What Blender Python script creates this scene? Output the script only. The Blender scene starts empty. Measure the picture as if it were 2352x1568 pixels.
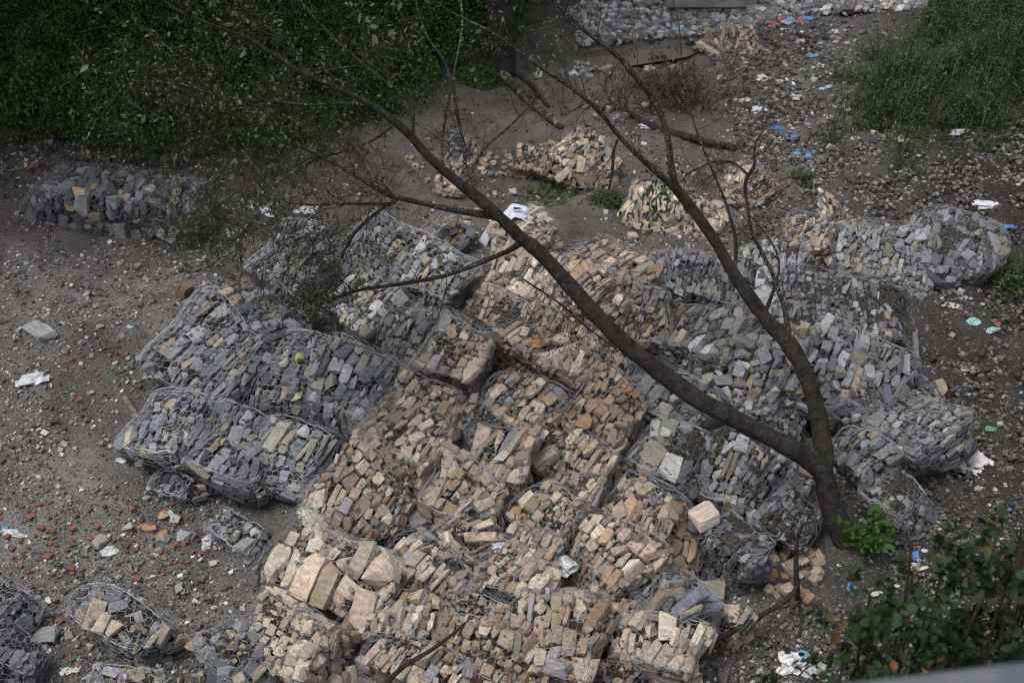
import bpy, bmesh, math, random, time
_t0 = time.time()
import numpy as np
from mathutils import Matrix, Vector

random.seed(11); RNG = np.random.default_rng(11)
SC = bpy.context.scene; COL = SC.collection
# ------------------------------------------------------------------ camera, sky, sun, exposure
CAMH = 11.35; PITCH = math.radians(38.0)
cd = bpy.data.cameras.new('camera'); cam = bpy.data.objects.new('camera', cd); COL.objects.link(cam)
cam.location = (0, 0, CAMH); cam.rotation_euler = (math.radians(90) - PITCH, 0, 0)
cd.lens = 50; cd.sensor_width = 36; cd.clip_start = 0.1; cd.clip_end = 600
cd.dof.use_dof = True; cd.dof.focus_distance = 14.8; cd.dof.aperture_fstop = 2.5
SC.camera = cam
SUN_EL, SUN_AZ = math.radians(68), math.radians(-112)      # soft light high up on the left
w = bpy.data.worlds.new('World'); SC.world = w; w.use_nodes = True
nt = w.node_tree; bg = nt.nodes['Background']
sky = nt.nodes.new('ShaderNodeTexSky'); sky.sky_type = 'NISHITA'; sky.sun_disc = False
sky.sun_elevation = SUN_EL; sky.sun_rotation = SUN_AZ; sky.dust_density = 4.0; sky.air_density = 1.2
hs = nt.nodes.new('ShaderNodeHueSaturation'); hs.inputs['Saturation'].default_value = 0.42
nt.links.new(sky.outputs[0], hs.inputs['Color']); nt.links.new(hs.outputs[0], bg.inputs[0])
bg.inputs[1].default_value = 0.085
sd = bpy.data.lights.new('sun', 'SUN'); sd.energy = 1.0; sd.angle = math.radians(24); sd.color = (1, .98, .955)
sun = bpy.data.objects.new('sun', sd); COL.objects.link(sun)
_d = Vector((math.sin(SUN_AZ) * math.cos(SUN_EL), math.cos(SUN_AZ) * math.cos(SUN_EL), math.sin(SUN_EL)))
sun.rotation_euler = _d.to_track_quat('Z', 'Y').to_euler()
SC.view_settings.view_transform = 'Standard'; SC.view_settings.look = 'None'
SC.view_settings.exposure = 1.1; SC.view_settings.gamma = 1
SC.view_settings.use_curve_mapping = False
SC.render.engine = 'CYCLES'; SC.cycles.use_denoising = True
SC.cycles.filter_width = 1.15; SC.cycles.max_bounces = 5; SC.cycles.diffuse_bounces = 3; SC.cycles.glossy_bounces = 2; SC.cycles.transmission_bounces = 2

# ------------------------------------------------------------------ maths helpers
FP = 2352 * 50 / 36.0
FW = np.array([0, math.cos(PITCH), -math.sin(PITCH)]); UP = np.array([0, math.sin(PITCH), math.cos(PITCH)]); RT = np.array([1., 0, 0])
O = np.array([0, 0, CAMH])
def ray(px, py): return FW + RT * (px - 1176) / FP + UP * (784 - py) / FP      # unit depth along the view axis
def at_depth(px, py, dep): return O + ray(px, py) * dep
def G(px, py, z=0.0):
    d = ray(px, py); t = (z - CAMH) / d[2]; return (O + d * t)[:2]
def _hash(ix, iy, s): 
    h = (ix * 374761393 + iy * 668265263 + s * 1442695041) & 0x7fffffff
    h = ((h ^ (h >> 13)) * 1274126177) & 0x7fffffff
    return ((h ^ (h >> 16)) & 0xffff) / 65535.0
def vn(x, y, s=0):
    x = np.asarray(x, float); y = np.asarray(y, float)
    ix = np.floor(x).astype(np.int64); iy = np.floor(y).astype(np.int64); fx = x - ix; fy = y - iy
    fx = fx * fx * (3 - 2 * fx); fy = fy * fy * (3 - 2 * fy)
    a = _hash(ix, iy, s); b = _hash(ix + 1, iy, s); c = _hash(ix, iy + 1, s); d = _hash(ix + 1, iy + 1, s)
    return (a * (1 - fx) + b * fx) * (1 - fy) + (c * (1 - fx) + d * fx) * fy - .5
def fbm(x, y, s=0, o=4):
    r = 0; a = 1
    for k in range(o): r = r + a * vn(x * 2**k, y * 2**k, s + k); a *= .5
    return r
def in_poly(x, y, P):
    r = np.zeros(np.shape(x), bool); n = len(P); j = n - 1
    for i in range(n):
        xi, yi = P[i]; xj, yj = P[j]
        c = ((yi > y) != (yj > y)) & (x < (xj - xi) * (y - yi) / (yj - yi + 1e-12) + xi); r ^= c; j = i
    return r
def dist_line(x, y, P):
    m = np.full(np.shape(x), 1e9)
    for (ax, ay), (bx, by) in zip(P[:-1], P[1:]):
        dx, dy = bx - ax, by - ay; t = np.clip(((x - ax) * dx + (y - ay) * dy) / (dx * dx + dy * dy + 1e-9), 0, 1)
        m = np.minimum(m, np.hypot(x - ax - t * dx, y - ay - t * dy))
    return m
def sst(a, b, x): t = np.clip((x - a) / (b - a), 0, 1); return t * t * (3 - 2 * t)

# ------------------------------------------------------------------ terrain
BANK = [(-40, 14)] + [tuple(G(*p)) for p in [(-500, 330), (-60, 345), (200, 385), (480, 395), (700, 350), (860, 270), (960, 205), (1060, 195), (1190, 205), (1265, 120), (1300, 20), (1290, -160)]] + [(1, 60), (-40, 90)]
GRASS = [tuple(G(*p, .55)) for p in [(2090, 100), (2020, 190), (2030, 255), (2120, 300), (2230, 296), (2352, 262), (2800, 240)]] + [(40, 40), (30, 70)] + [tuple(G(*p)) for p in [(2350, -60), (2200, 20)]]
BKL = BANK[:-2]; GRL = GRASS[:7] + []
PUDS = [[tuple(G(*p)) for p in [(1165, 398), (1240, 395), (1262, 425), (1245, 452), (1190, 450), (1150, 425)]],
        [tuple(G(*p)) for p in [(1850, 590), (1905, 610), (1985, 660), (1960, 672), (1900, 655), (1845, 625)]],
        [tuple(G(*p)) for p in [(1880, 40), (2060, 32), (2180, 42), (2100, 58), (1930, 60)]],
        [tuple(G(*p)) for p in [(1325, 108), (1420, 104), (1600, 100), (1560, 118), (1420, 140), (1330, 132)]]]
def terr0(x, y):
    x = np.asarray(x, float); y = np.asarray(y, float)
    h = 0.55 * np.exp(-(((x - 0.6) / 3.6) ** 2 + ((y - 13.6) / 3.6) ** 2))
    h = h + .10 * np.maximum(0, -x - 2.5) + .15 * np.maximum(0, x - 4.2) * sst(15, 19, y)
    d = dist_line(x, y, BKL); ib = in_poly(x, y, BANK)
    hb = .85 * np.maximum(0, d - .15); hb = 7.5 * (1 - np.exp(-hb / 7.5)) + .6 * fbm(x * .5, y * .5, 5) * sst(0, 2, d)
    h = h + np.where(ib, hb, 0)
    dg = dist_line(x, y, GRL); ig = in_poly(x, y, GRASS)
    h = h + np.where(ig, 1.3 * (1 - np.exp(-.5 * dg)), 0)
    h = h + .25 * fbm(x * .35, y * .35, 9, 3) + .16 * fbm(x * 1.15, y * 1.15, 13, 2)
    return h
def terr(x, y):
    h = terr0(x, y)
    rough = sst(3.0, 5.0, x + (y - 12) * -.2) * .8 + .35
    h = h + .17 * rough * fbm(x * 3.1, y * 3.1, 21, 4) + .025 * fbm(x * 14, y * 14, 31, 2)
    for P in PUDS:
        Q = P + [P[0]]; ins = in_poly(x, y, P); dd = dist_line(x, y, Q)
        h = h - .12 * np.where(ins, 1, np.exp(-(dd / .25) ** 2) * .55)
    return h
_T = np.linspace(6, 60, 190)
_gx = np.arange(-16, 16.01, .06); _gy = np.arange(5, 60, .06); _GX, _GY = np.meshgrid(_gx, _gy)
_H1 = terr(_GX, _GY); _H0 = terr0(_GX, _GY)
def _gl(H, x, y):
    fx = np.clip((x + 16) / .06, 0, len(_gx) - 1.01); fy = np.clip((y - 5) / .06, 0, len(_gy) - 1.01); i = fx.astype(int); j = fy.astype(int); fx = fx - i; fy = fy - j
    return (H[j, i] * (1 - fx) + H[j, i + 1] * fx) * (1 - fy) + (H[j + 1, i] * (1 - fx) + H[j + 1, i + 1] * fx) * fy
def P(px, py, up=0.0, f=terr):
    H = _H0 if f is terr0 else _H1; f = lambda x, y: _gl(H, x, y)
    d = ray(px, py); pts = O + d * _T[:, None]
    z = f(pts[:, 0], pts[:, 1]) + up
    k = max(int(np.argmax(pts[:, 2] < z)), 1); lo, hi = _T[k - 1], _T[k]
    for _ in range(2):
        tt = np.linspace(lo, hi, 18); q = O + d * tt[:, None]; m = max(int(np.argmax(q[:, 2] < f(q[:, 0], q[:, 1]) + up)), 1); lo, hi = tt[m - 1], tt[m]
    return O + d * hi
def depth_of(p): return float(np.dot(np.asarray(p) - O, FW))

# ------------------------------------------------------------------ object helpers
def mesh_np(name, V, F, mat=None, col=None, smooth=False):
    V = np.asarray(V, np.float32); F = np.asarray(F, np.int32); me = bpy.data.meshes.new(name)
    k = F.shape[1]; me.vertices.add(len(V)); me.vertices.foreach_set('co', V.ravel())
    me.loops.add(F.size); me.loops.foreach_set('vertex_index', F.ravel())
    me.polygons.add(len(F)); me.polygons.foreach_set('loop_start', np.arange(0, F.size, k, dtype=np.int32))
    me.polygons.foreach_set('use_smooth', np.full(len(F), smooth))
    if mat: me.materials.append(mat)
    if col is not None:
        a = me.color_attributes.new('Col', 'FLOAT_COLOR', 'POINT')
        c = np.ones((len(V), 4), np.float32); c[:, :3] = col; a.data.foreach_set('color', c.ravel())
    me.update(calc_edges=True); return me
def link(name, me, parent=None):
    o = bpy.data.objects.new(name, me); COL.objects.link(o)
    if parent is not None: o.parent = parent
    return o
def tag(o, label=None, cat=None, group=None, kind=None):
    if label: o['label'] = label
    if cat: o['category'] = cat
    if group: o['group'] = group
    if kind: o['kind'] = kind
    return o
def thing(name, label, cat, loc, group=None):
    o = bpy.data.objects.new(name, None); COL.objects.link(o); o.location = [float(v) for v in loc]; o.empty_display_size = .2
    return tag(o, label, cat, group)
def seg_prisms(A, B, r, n=3):
    A = np.asarray(A, float); B = np.asarray(B, float); d = B - A; L = np.linalg.norm(d, axis=1, keepdims=True); ok = L[:, 0] > 1e-6
    A, B, d, L = A[ok], B[ok], d[ok], L[ok]; d = d / L
    r = (np.full(len(ok), r) if np.isscalar(r) else np.asarray(r))[ok] if not isinstance(r, tuple) else r
    ref = np.where(np.abs(d[:, 2:3]) > .9, [[1, 0, 0]], [[0, 0, 1]]); u = np.cross(d, ref); u /= np.linalg.norm(u, axis=1, keepdims=True); v = np.cross(d, u)
    an = np.arange(n) * 2 * math.pi / n
    off = (u[:, None] * np.cos(an)[None, :, None] + v[:, None] * np.sin(an)[None, :, None])
    ra, rb = (r[0][ok], r[1][ok]) if isinstance(r, tuple) else (r, r)
    V = np.concatenate([A[:, None] + off * ra[:, None, None], B[:, None] + off * rb[:, None, None]], 1)
    m = len(A); base = (np.arange(m) * 2 * n)[:, None]
    q = np.array([[i, (i + 1) % n, n + (i + 1) % n, n + i] for i in range(n)])
    F = (base[:, None] + q[None]).reshape(-1, 4)
    return V.reshape(-1, 3), F
def tube(pts, rad, sides=10, sub=6, wob=.06, seed=0, cap=True):
    """continuous tapered tube through pts (Catmull-Rom)"""
    pts = np.asarray(pts, float); rad = np.asarray(rad, float); n = len(pts); C = []; Rr = []
    for i in range(n - 1):
        p0, p1, p2, p3 = pts[max(i - 1, 0)], pts[i], pts[i + 1], pts[min(i + 2, n - 1)]
        for k in range(sub):
            t = k / sub; C.append(.5 * ((2 * p1) + (-p0 + p2) * t + (2 * p0 - 5 * p1 + 4 * p2 - p3) * t * t + (-p0 + 3 * p1 - 3 * p2 + p3) * t ** 3)); Rr.append(rad[i] * (1 - t) + rad[i + 1] * t)
    C.append(pts[-1]); Rr.append(rad[-1]); C = np.array(C); Rr = np.array(Rr); m = len(C)
    T = np.gradient(C, axis=0); T /= np.linalg.norm(T, axis=1, keepdims=True) + 1e-9
    u = np.cross(T[0], [0.3, .5, .8]); u /= np.linalg.norm(u); U = []
    for i in range(m):
        u = u - T[i] * np.dot(u, T[i]); u /= np.linalg.norm(u) + 1e-9; U.append(u)
    U = np.array(U); W = np.cross(T, U); an = np.arange(sides) * 2 * math.pi / sides
    ii = np.arange(m)[:, None]
    rr = Rr[:, None] * (1 + wob * 2 * vn(ii * .37 + seed * 7.3, np.cos(an)[None] * 1.7 + seed, 3) + wob * vn(ii * 1.1, an[None] * 1.5, 8 + seed))
    V = C[:, None] + rr[..., None] * (U[:, None] * np.cos(an)[None, :, None] + W[:, None] * np.sin(an)[None, :, None])
    V = V.reshape(-1, 3); F = []
    for i in range(m - 1):
        for k in range(sides):
            a = i * sides + k; b = i * sides + (k + 1) % sides; F.append((a, b, b + sides, a + sides))
    F = np.array(F)
    if cap:
        V = np.vstack([V, C[0] - T[0] * Rr[0] * .2, C[-1] + T[-1] * Rr[-1] * .5]); L = len(V)
        F2 = [(k, L - 2, L - 2, (k + 1) % sides) for k in range(0)]
        e = [( (k + 1) % sides, k, L - 2, L - 2) for k in range(0)]
        capf = [((k + 1) % sides, k, L - 2) for k in range(sides)] + [((m - 1) * sides + k, (m - 1) * sides + (k + 1) % sides, L - 1) for k in range(sides)]
        T3 = np.concatenate([F[:, [0, 1, 2]], F[:, [0, 2, 3]], np.array(capf)]); return V, T3, C
    return V, np.concatenate([F[:, [0, 1, 2]], F[:, [0, 2, 3]]]), C
class Acc:
    def __init__(s): s.V = []; s.F = []; s.C = []; s.n = 0
    def add(s, V, F, c=None):
        s.V.append(np.asarray(V)); s.F.append(np.asarray(F) + s.n); s.n += len(V)
        if c is not None: s.C.append(np.broadcast_to(np.asarray(c, float), (len(V), 3)))
    def mesh(s, name, mat, smooth=False): 
        return mesh_np(name, np.concatenate(s.V), np.concatenate(s.F), mat, np.concatenate(s.C) if s.C else None, smooth)

# ------------------------------------------------------------------ materials
def mat(name, rough=.85, spec=.3, metal=0):
    m = bpy.data.materials.new(name); m.use_nodes = True; b = m.node_tree.nodes['Principled BSDF']
    b.inputs['Roughness'].default_value = rough; b.inputs['Specular IOR Level'].default_value = spec; b.inputs['Metallic'].default_value = metal
    return m, m.node_tree, b
def N(nt, t, **k):
    n = nt.nodes.new('ShaderNode' + t)
    for a, v in k.items():
        if a.startswith('i_'): n.inputs[a[2:].replace('_', ' ')].default_value = v
        else: setattr(n, a, v)
    return n
def mixc(nt, f, a, b, bt='MIX'):
    n = nt.nodes.new('ShaderNodeMix'); n.data_type = 'RGBA'; n.blend_type = bt
    for s, v in ((0, f), (6, a), (7, b)):
        if hasattr(v, 'is_linked') or hasattr(v, 'links'): nt.links.new(v, n.inputs[s])
        else: n.inputs[s].default_value = v if s == 0 else (*v, 1)[:4]
    return n.outputs[2]
def ramp(nt, src, pts):
    r = nt.nodes.new('ShaderNodeValToRGB'); e = r.color_ramp.elements
    while len(e) < len(pts): e.new(.5)
    for k, (p, c) in enumerate(pts): e[k].position = p; e[k].color = (*c, 1) if not np.isscalar(c) else (c, c, c, 1)
    nt.links.new(src, r.inputs[0]); return r.outputs[0]
def noise(nt, sc, det=4, vec=None, rough=.6):
    n = N(nt, 'TexNoise'); n.inputs['Scale'].default_value = sc; n.inputs['Detail'].default_value = det; n.inputs['Roughness'].default_value = rough
    if vec is not None: nt.links.new(vec, n.inputs['Vector'])
    return n
def bump(nt, b, h, s, d=.02):
    n = N(nt, 'Bump'); n.inputs['Strength'].default_value = s; n.inputs['Distance'].default_value = d
    nt.links.new(h, n.inputs['Height']); nt.links.new(n.outputs[0], b.inputs['Normal'])

# rubble stone: colour per stone from the object, iron staining by its alpha
M_STONE, t, b = mat('rubble_stone', .88, .25)
oi = N(t, 'ObjectInfo'); tc = N(t, 'TexCoord')
ad = N(t, 'VectorMath', operation='ADD'); t.links.new(tc.outputs['Object'], ad.inputs[0])
sc_ = N(t, 'VectorMath', operation='SCALE'); cmb = N(t, 'CombineXYZ'); 
for k in range(3): t.links.new(oi.outputs['Random'], cmb.inputs[k])
t.links.new(cmb.outputs[0], sc_.inputs[0]); sc_.inputs['Scale'].default_value = 57.0; t.links.new(sc_.outputs[0], ad.inputs[1])
mp = N(t, 'Mapping'); mp.inputs['Scale'].default_value = (1, 4.5, 1.3); t.links.new(ad.outputs[0], mp.inputs[0])
n1 = noise(t, 1.6, 5, ad.outputs[0]); n2 = noise(t, 2.2, 6, mp.outputs[0]); n3 = noise(t, 9, 6, ad.outputs[0], .7)
c = mixc(t, ramp(t, n2.outputs[0], [(.35, 0), (.68, .9)]), oi.outputs['Color'], (.5, .5, .5), 'MULTIPLY')
m1 = N(t, 'Math', operation='MULTIPLY'); t.links.new(ramp(t, n1.outputs[0], [(.44, 0), (.62, 1)]), m1.inputs[0]); t.links.new(oi.outputs['Alpha'], m1.inputs[1])
c = mixc(t, m1.outputs[0], c, (.33, .19, .10))
m2 = ramp(t, n3.outputs[0], [(.58, 0), (.72, .45)]); c = mixc(t, m2, c, (.60, .56, .52))
m3 = ramp(t, n3.outputs[0], [(.30, .25), (.46, 0)]); c = mixc(t, m3, c, (.10, .085, .07))
t.links.new(c, b.inputs['Base Color']); 
hh = N(t, 'Math', operation='ADD'); t.links.new(n2.outputs[0], hh.inputs[0]); t.links.new(n3.outputs[0], hh.inputs[1]); bump(t, b, hh.outputs[0], .7, .03)

M_CORE, t, b = mat('gap_shade', .95, .1); tc = N(t, 'TexCoord'); n1 = noise(t, 14, 6, tc.outputs['Object'])  # near-black core colour paints the shade seen deep between the stones
t.links.new(ramp(t, n1.outputs[0], [(.3, (.02, .018, .016)), (.7, (.06, .052, .045))]), b.inputs['Base Color']); bump(t, b, n1.outputs[0], 1, .05)
M_WIRE, t, b = mat('coated_wire', .5, .4, .25); oi = N(t, 'ObjectInfo')
t.links.new(oi.outputs['Color'], b.inputs['Base Color'])

def bark(name, base, lich, amt, moss=False, lsc=55):
    m, t, b = mat(name, .9, .2); tc = N(t, 'TexCoord'); n1 = noise(t, 11, 8, tc.outputs['Object'], .72); n2 = noise(t, lsc, 4, tc.outputs['Object'], .65); n3 = noise(t, 1.1, 3, tc.outputs['Object'])
    c = ramp(t, n1.outputs[0], [(.35, tuple(v * .35 for v in base)), (.66, tuple(v * 2.0 for v in base))])
    pm = N(t, 'Math', operation='MULTIPLY_ADD'); t.links.new(n3.outputs[0], pm.inputs[0]); pm.inputs[1].default_value = .35; t.links.new(n2.outputs[0], pm.inputs[2])
    c = mixc(t, ramp(t, pm.outputs[0], [(amt, 0), (amt + .05, 1)]), c, lich)
    if moss:
        sx = N(t, 'SeparateXYZ'); t.links.new(tc.outputs['Object'], sx.inputs[0])
        mr = N(t, 'MapRange'); t.links.new(sx.outputs[2], mr.inputs[0]); mr.inputs[1].default_value = moss[0]; mr.inputs[2].default_value = moss[1]; mr.inputs[3].default_value = .6; mr.inputs[4].default_value = 0
        mm = N(t, 'Math', operation='MULTIPLY'); t.links.new(mr.outputs[0], mm.inputs[0]); t.links.new(ramp(t, n1.outputs[0], [(.42, 0), (.55, 1)]), mm.inputs[1])
        c = mixc(t, mm.outputs[0], c, (.055, .060, .016))
    t.links.new(c, b.inputs['Base Color']); 
    mp = N(t, 'Mapping'); mp.inputs['Scale'].default_value = (1, 1, .5); t.links.new(tc.outputs['Object'], mp.inputs[0]); n4 = noise(t, 34, 6, mp.outputs[0], .7); bump(t, b, n4.outputs[0], 1, .06)
    return m
M_BARK = bark('dark_bark', (.030, .026, .023), (.20, .20, .185), .80, lsc=80)
M_BARKM = bark('mossy_bark', (.026, .022, .018), (.20, .20, .18), .80, lsc=80, moss=(.4, 1.7))
M_BRANCH = bark('lichen_bark', (.03, .027, .024), (.24, .24, .225), .74, lsc=60)
M_TWIG = bark('twig_bark', (.035, .028, .023), (.25, .25, .23), .86)
M_LOG = bark('old_log_bark', (.05, .042, .034), (.24, .21, .17), .72, lsc=9)
M_WOOD = bark('weathered_wood', (.16, .13, .10), (.35, .32, .28), .9)
def leafm(name, a, bcol, spec=.25, dry=None):
    m, t, b = mat(name, .6, spec); g = N(t, 'NewGeometry'); oi = N(t, 'ObjectInfo')
    c = ramp(t, g.outputs['Random Per Island'], [(0, a), (.55, tuple((x + y) / 2 for x, y in zip(a, bcol))), (1, bcol)] if dry is None else [(0, a), (.8, bcol), (.9, bcol), (1, dry)])
    t.links.new(c, b.inputs['Base Color'])
    b.inputs['Transmission Weight'].default_value = 0
    tr = N(t, 'BsdfTranslucent'); t.links.new(c, tr.inputs[0]); mx = N(t, 'MixShader'); mx.inputs[0].default_value = .25
    o = t.nodes['Material Output']; t.links.new(b.outputs[0], mx.inputs[1]); t.links.new(tr.outputs[0], mx.inputs[2]); t.links.new(mx.outputs[0], o.inputs[0]); return m
M_LBANK = leafm('bank_leaf', (.014, .034, .011), (.068, .13, .034), dry=(.11, .13, .04))
M_LFERN = leafm('fern_leaf', (.03, .08, .012), (.08, .17, .03))
M_LALD = leafm('tree_leaf', (.045, .052, .026), (.105, .115, .06), dry=(.10, .06, .03))
M_LDEAD = leafm('dead_leaf', (.035, .024, .018), (.10, .065, .045))
M_LFRESH = leafm('fresh_leaf', (.028, .065, .014), (.075, .14, .032))
M_LDARK = leafm('dark_shrub_leaf', (.010, .022, .011), (.028, .055, .020), dry=(.15, .075, .03))
M_GRASS = leafm('weed_blade', (.016, .032, .011), (.060, .090, .030), dry=(.22, .21, .10))
def colattr(name, rough, bs=.6, bscale=60, jit=.35):
    m, t, b = mat(name, rough, .25); a = N(t, 'VertexColor'); a.layer_name = 'Col'; tc = N(t, 'TexCoord'); n1 = noise(t, bscale, 5, tc.outputs['Object'], .7)
    c = mixc(t, ramp(t, n1.outputs[0], [(.3, jit), (.6, 0)]), a.outputs[0], (.03, .025, .02)); t.links.new(c, b.inputs['Base Color']); bump(t, b, n1.outputs[0], bs, .02); return m
M_SOIL, t, b = mat('silty_soil', .93, .2); a = N(t, 'VertexColor'); a.layer_name = 'Col'; tc = N(t, 'TexCoord')
n1 = noise(t, 45, 6, tc.outputs['Object'], .75); n2 = noise(t, 3, 5, tc.outputs['Object']); vo = N(t, 'TexVoronoi'); vo.inputs['Scale'].default_value = 38; t.links.new(tc.outputs['Object'], vo.inputs['Vector'])
c = mixc(t, ramp(t, n2.outputs[0], [(.38, .55), (.58, 0)]), a.outputs[0], (.45, .42, .40), 'MULTIPLY')
c = mixc(t, ramp(t, n1.outputs[0], [(.40, .85), (.53, 0)]), c, (.028, .025, .022))
sp = ramp(t, vo.outputs['Distance'], [(.16, .75), (.26, 0)]); vc = N(t, 'SeparateColor'); t.links.new(vo.outputs['Color'], vc.inputs[0])
mm = N(t, 'Math', operation='MULTIPLY'); t.links.new(sp, mm.inputs[0]); t.links.new(ramp(t, vc.outputs[0], [(.45, 0), (.6, .9)]), mm.inputs[1])
c = mixc(t, mm.outputs[0], c, (.34, .32, .30)); t.links.new(c, b.inputs['Base Color']); bump(t, b, n1.outputs[0], 1, .03)
M_PEB = colattr('pebble', .85)
def objcol(name, rough, spec=.4, sc=12, dirt=(.10, .085, .07), amt=.6, lo=.42, hi=.6):
    m, t, b = mat(name, rough, spec); oi = N(t, 'ObjectInfo'); tc = N(t, 'TexCoord'); n1 = noise(t, sc, 5, tc.outputs['Object'])
    c = mixc(t, ramp(t, n1.outputs[0], [(lo, amt), (hi, 0)]), oi.outputs['Color'], dirt); t.links.new(c, b.inputs['Base Color']); bump(t, b, n1.outputs[0], .4, .02); return m
M_BRICK = objcol('fired_brick', .95, .1, 30); M_PLASTIC = objcol('dirty_plastic', .45, .5, 5); M_CLOTH = objcol('muddy_cloth', .95, .05, 4, amt=.5, lo=.36, hi=.5)
M_CONC = objcol('weathered_concrete', .9, .2, 6, (.12, .12, .115), .6)
M_WATER, t, b = mat('muddy_water', .22, .3); b.inputs['Base Color'].default_value = (.085, .07, .055, 1); tc = N(t, 'TexCoord'); n1 = noise(t, 5, 3, tc.outputs['Object']); bump(t, b, n1.outputs[0], .15, .02)
# ------------------------------------------------------------------ ground sheet
def ground():
    xs = np.concatenate([[-160, -90, -50, -30, -20], np.arange(-14, -8, .25), np.arange(-8, 8, .05), np.arange(8, 14, .2), [14, 20, 30, 50, 90, 160]])
    ys = np.concatenate([[-160, -80, -40, -20, -5, 2, 5], np.arange(7, 8.4, .2), np.arange(8.4, 19, .052), np.arange(19, 29, .09), np.arange(29, 45, .8), [45, 60, 90, 160, 250]])
    X, Y = np.meshgrid(xs, ys); Z = terr(X, Y); 
    V = np.stack([X, Y, Z], -1).reshape(-1, 3); nx = len(xs); ny = len(ys)
    i = (np.arange(ny - 1)[:, None] * nx + np.arange(nx - 1)[None]).ravel(); F = np.stack([i, i + 1, i + nx + 1, i + nx], 1)
    x, y = X.ravel(), Y.ravel()
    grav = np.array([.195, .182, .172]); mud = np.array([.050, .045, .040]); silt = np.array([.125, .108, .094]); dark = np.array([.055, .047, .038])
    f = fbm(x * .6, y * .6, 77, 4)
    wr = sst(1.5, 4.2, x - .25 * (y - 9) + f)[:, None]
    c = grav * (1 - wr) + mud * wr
    ws = (sst(15.5, 17, y + f) * sst(6.5, 4.0, x + f))[:, None] * .8; c = c * (1 - ws) + silt * ws
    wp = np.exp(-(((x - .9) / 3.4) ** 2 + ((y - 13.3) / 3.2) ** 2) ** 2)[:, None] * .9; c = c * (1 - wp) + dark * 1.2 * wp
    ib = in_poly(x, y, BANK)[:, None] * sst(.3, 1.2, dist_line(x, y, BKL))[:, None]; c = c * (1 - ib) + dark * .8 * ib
    ig = in_poly(x, y, GRASS)[:, None]; c = np.where(ig, dark * .9, c)
    c = c * (1 + .75 * f[:, None])
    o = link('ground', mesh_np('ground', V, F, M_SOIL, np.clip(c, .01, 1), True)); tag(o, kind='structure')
ground()
for Pd in PUDS:
    c = np.mean(Pd, 0); z = float(terr0(c[0], c[1])) - .075
    bm = bmesh.new(); vs = []
    Q = Pd + [Pd[0]]
    ring = []
    for (a, b_) in zip(Q[:-1], Q[1:]):
        for k in range(5): ring.append(np.array(a) * (1 - k / 5) + np.array(b_) * k / 5)
    ring = np.array(ring); ring = c + (ring - c) * 1.15
    vs = [bm.verts.new((q[0], q[1], z)) for q in ring]; bm.faces.new(vs); me = bpy.data.meshes.new('puddle'); bm.to_mesh(me); bm.free(); me.materials.append(M_WATER)
    o = link('puddle', me); tag(o, kind='structure')

# ------------------------------------------------------------------ stones library
def rock_mesh(name, kind, rs, m):
    bm = bmesh.new(); pts = []
    if kind == 'block':
        j = .21
        for sx in (-1, 1):
            for sy in (-1, 1):
                for sz in (-1, 1):
                    p = np.array([sx, sy, sz]) * (.5 - rs.uniform(0, j, 3))
                    if rs.random() < .7:
                        for k in range(3):
                            q = p.copy(); q[k] *= rs.uniform(.42, .8); pts.append(q)
                    else: pts.append(p)
        for k in range(3):
            q = rs.uniform(-.4, .4, 3); ax = rs.integers(3); q[ax] = .5 * rs.choice([-1, 1]) * rs.uniform(.9, 1.06); pts.append(q)
    elif kind == 'round':
        for k in range(20):
            v = rs.normal(size=3); v /= np.linalg.norm(v); pts.append(v * .5 * rs.uniform(.85, 1.05))
    else:
        for k in range(14):
            v = rs.normal(size=3); v /= np.abs(v).max(); pts.append(v * .5 * rs.uniform(.6, 1))
    vs = [bm.verts.new(p) for p in pts]; r = bmesh.ops.convex_hull(bm, input=vs)
    bmesh.ops.delete(bm, geom=[v for v in bm.verts if not v.link_faces], context='VERTS')
    bmesh.ops.dissolve_limit(bm, angle_limit=math.radians(9), verts=bm.verts, edges=bm.edges)
    bmesh.ops.bevel(bm, geom=list(bm.edges), offset=.022, segments=1, affect='EDGES', clamp_overlap=True) if kind == 'big' else None
    me = bpy.data.meshes.new(name); bm.to_mesh(me); bm.free(); me.materials.append(m); return me
_rs = np.random.default_rng(5)
BLOCKS = [rock_mesh('stone', 'block', _rs, M_STONE) for _ in range(34)]
SHARDS = [rock_mesh('stone', 'shard', _rs, M_STONE) for _ in range(14)]
ROUNDS = [rock_mesh('stone', 'round', _rs, M_STONE) for _ in range(8)]
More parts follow.
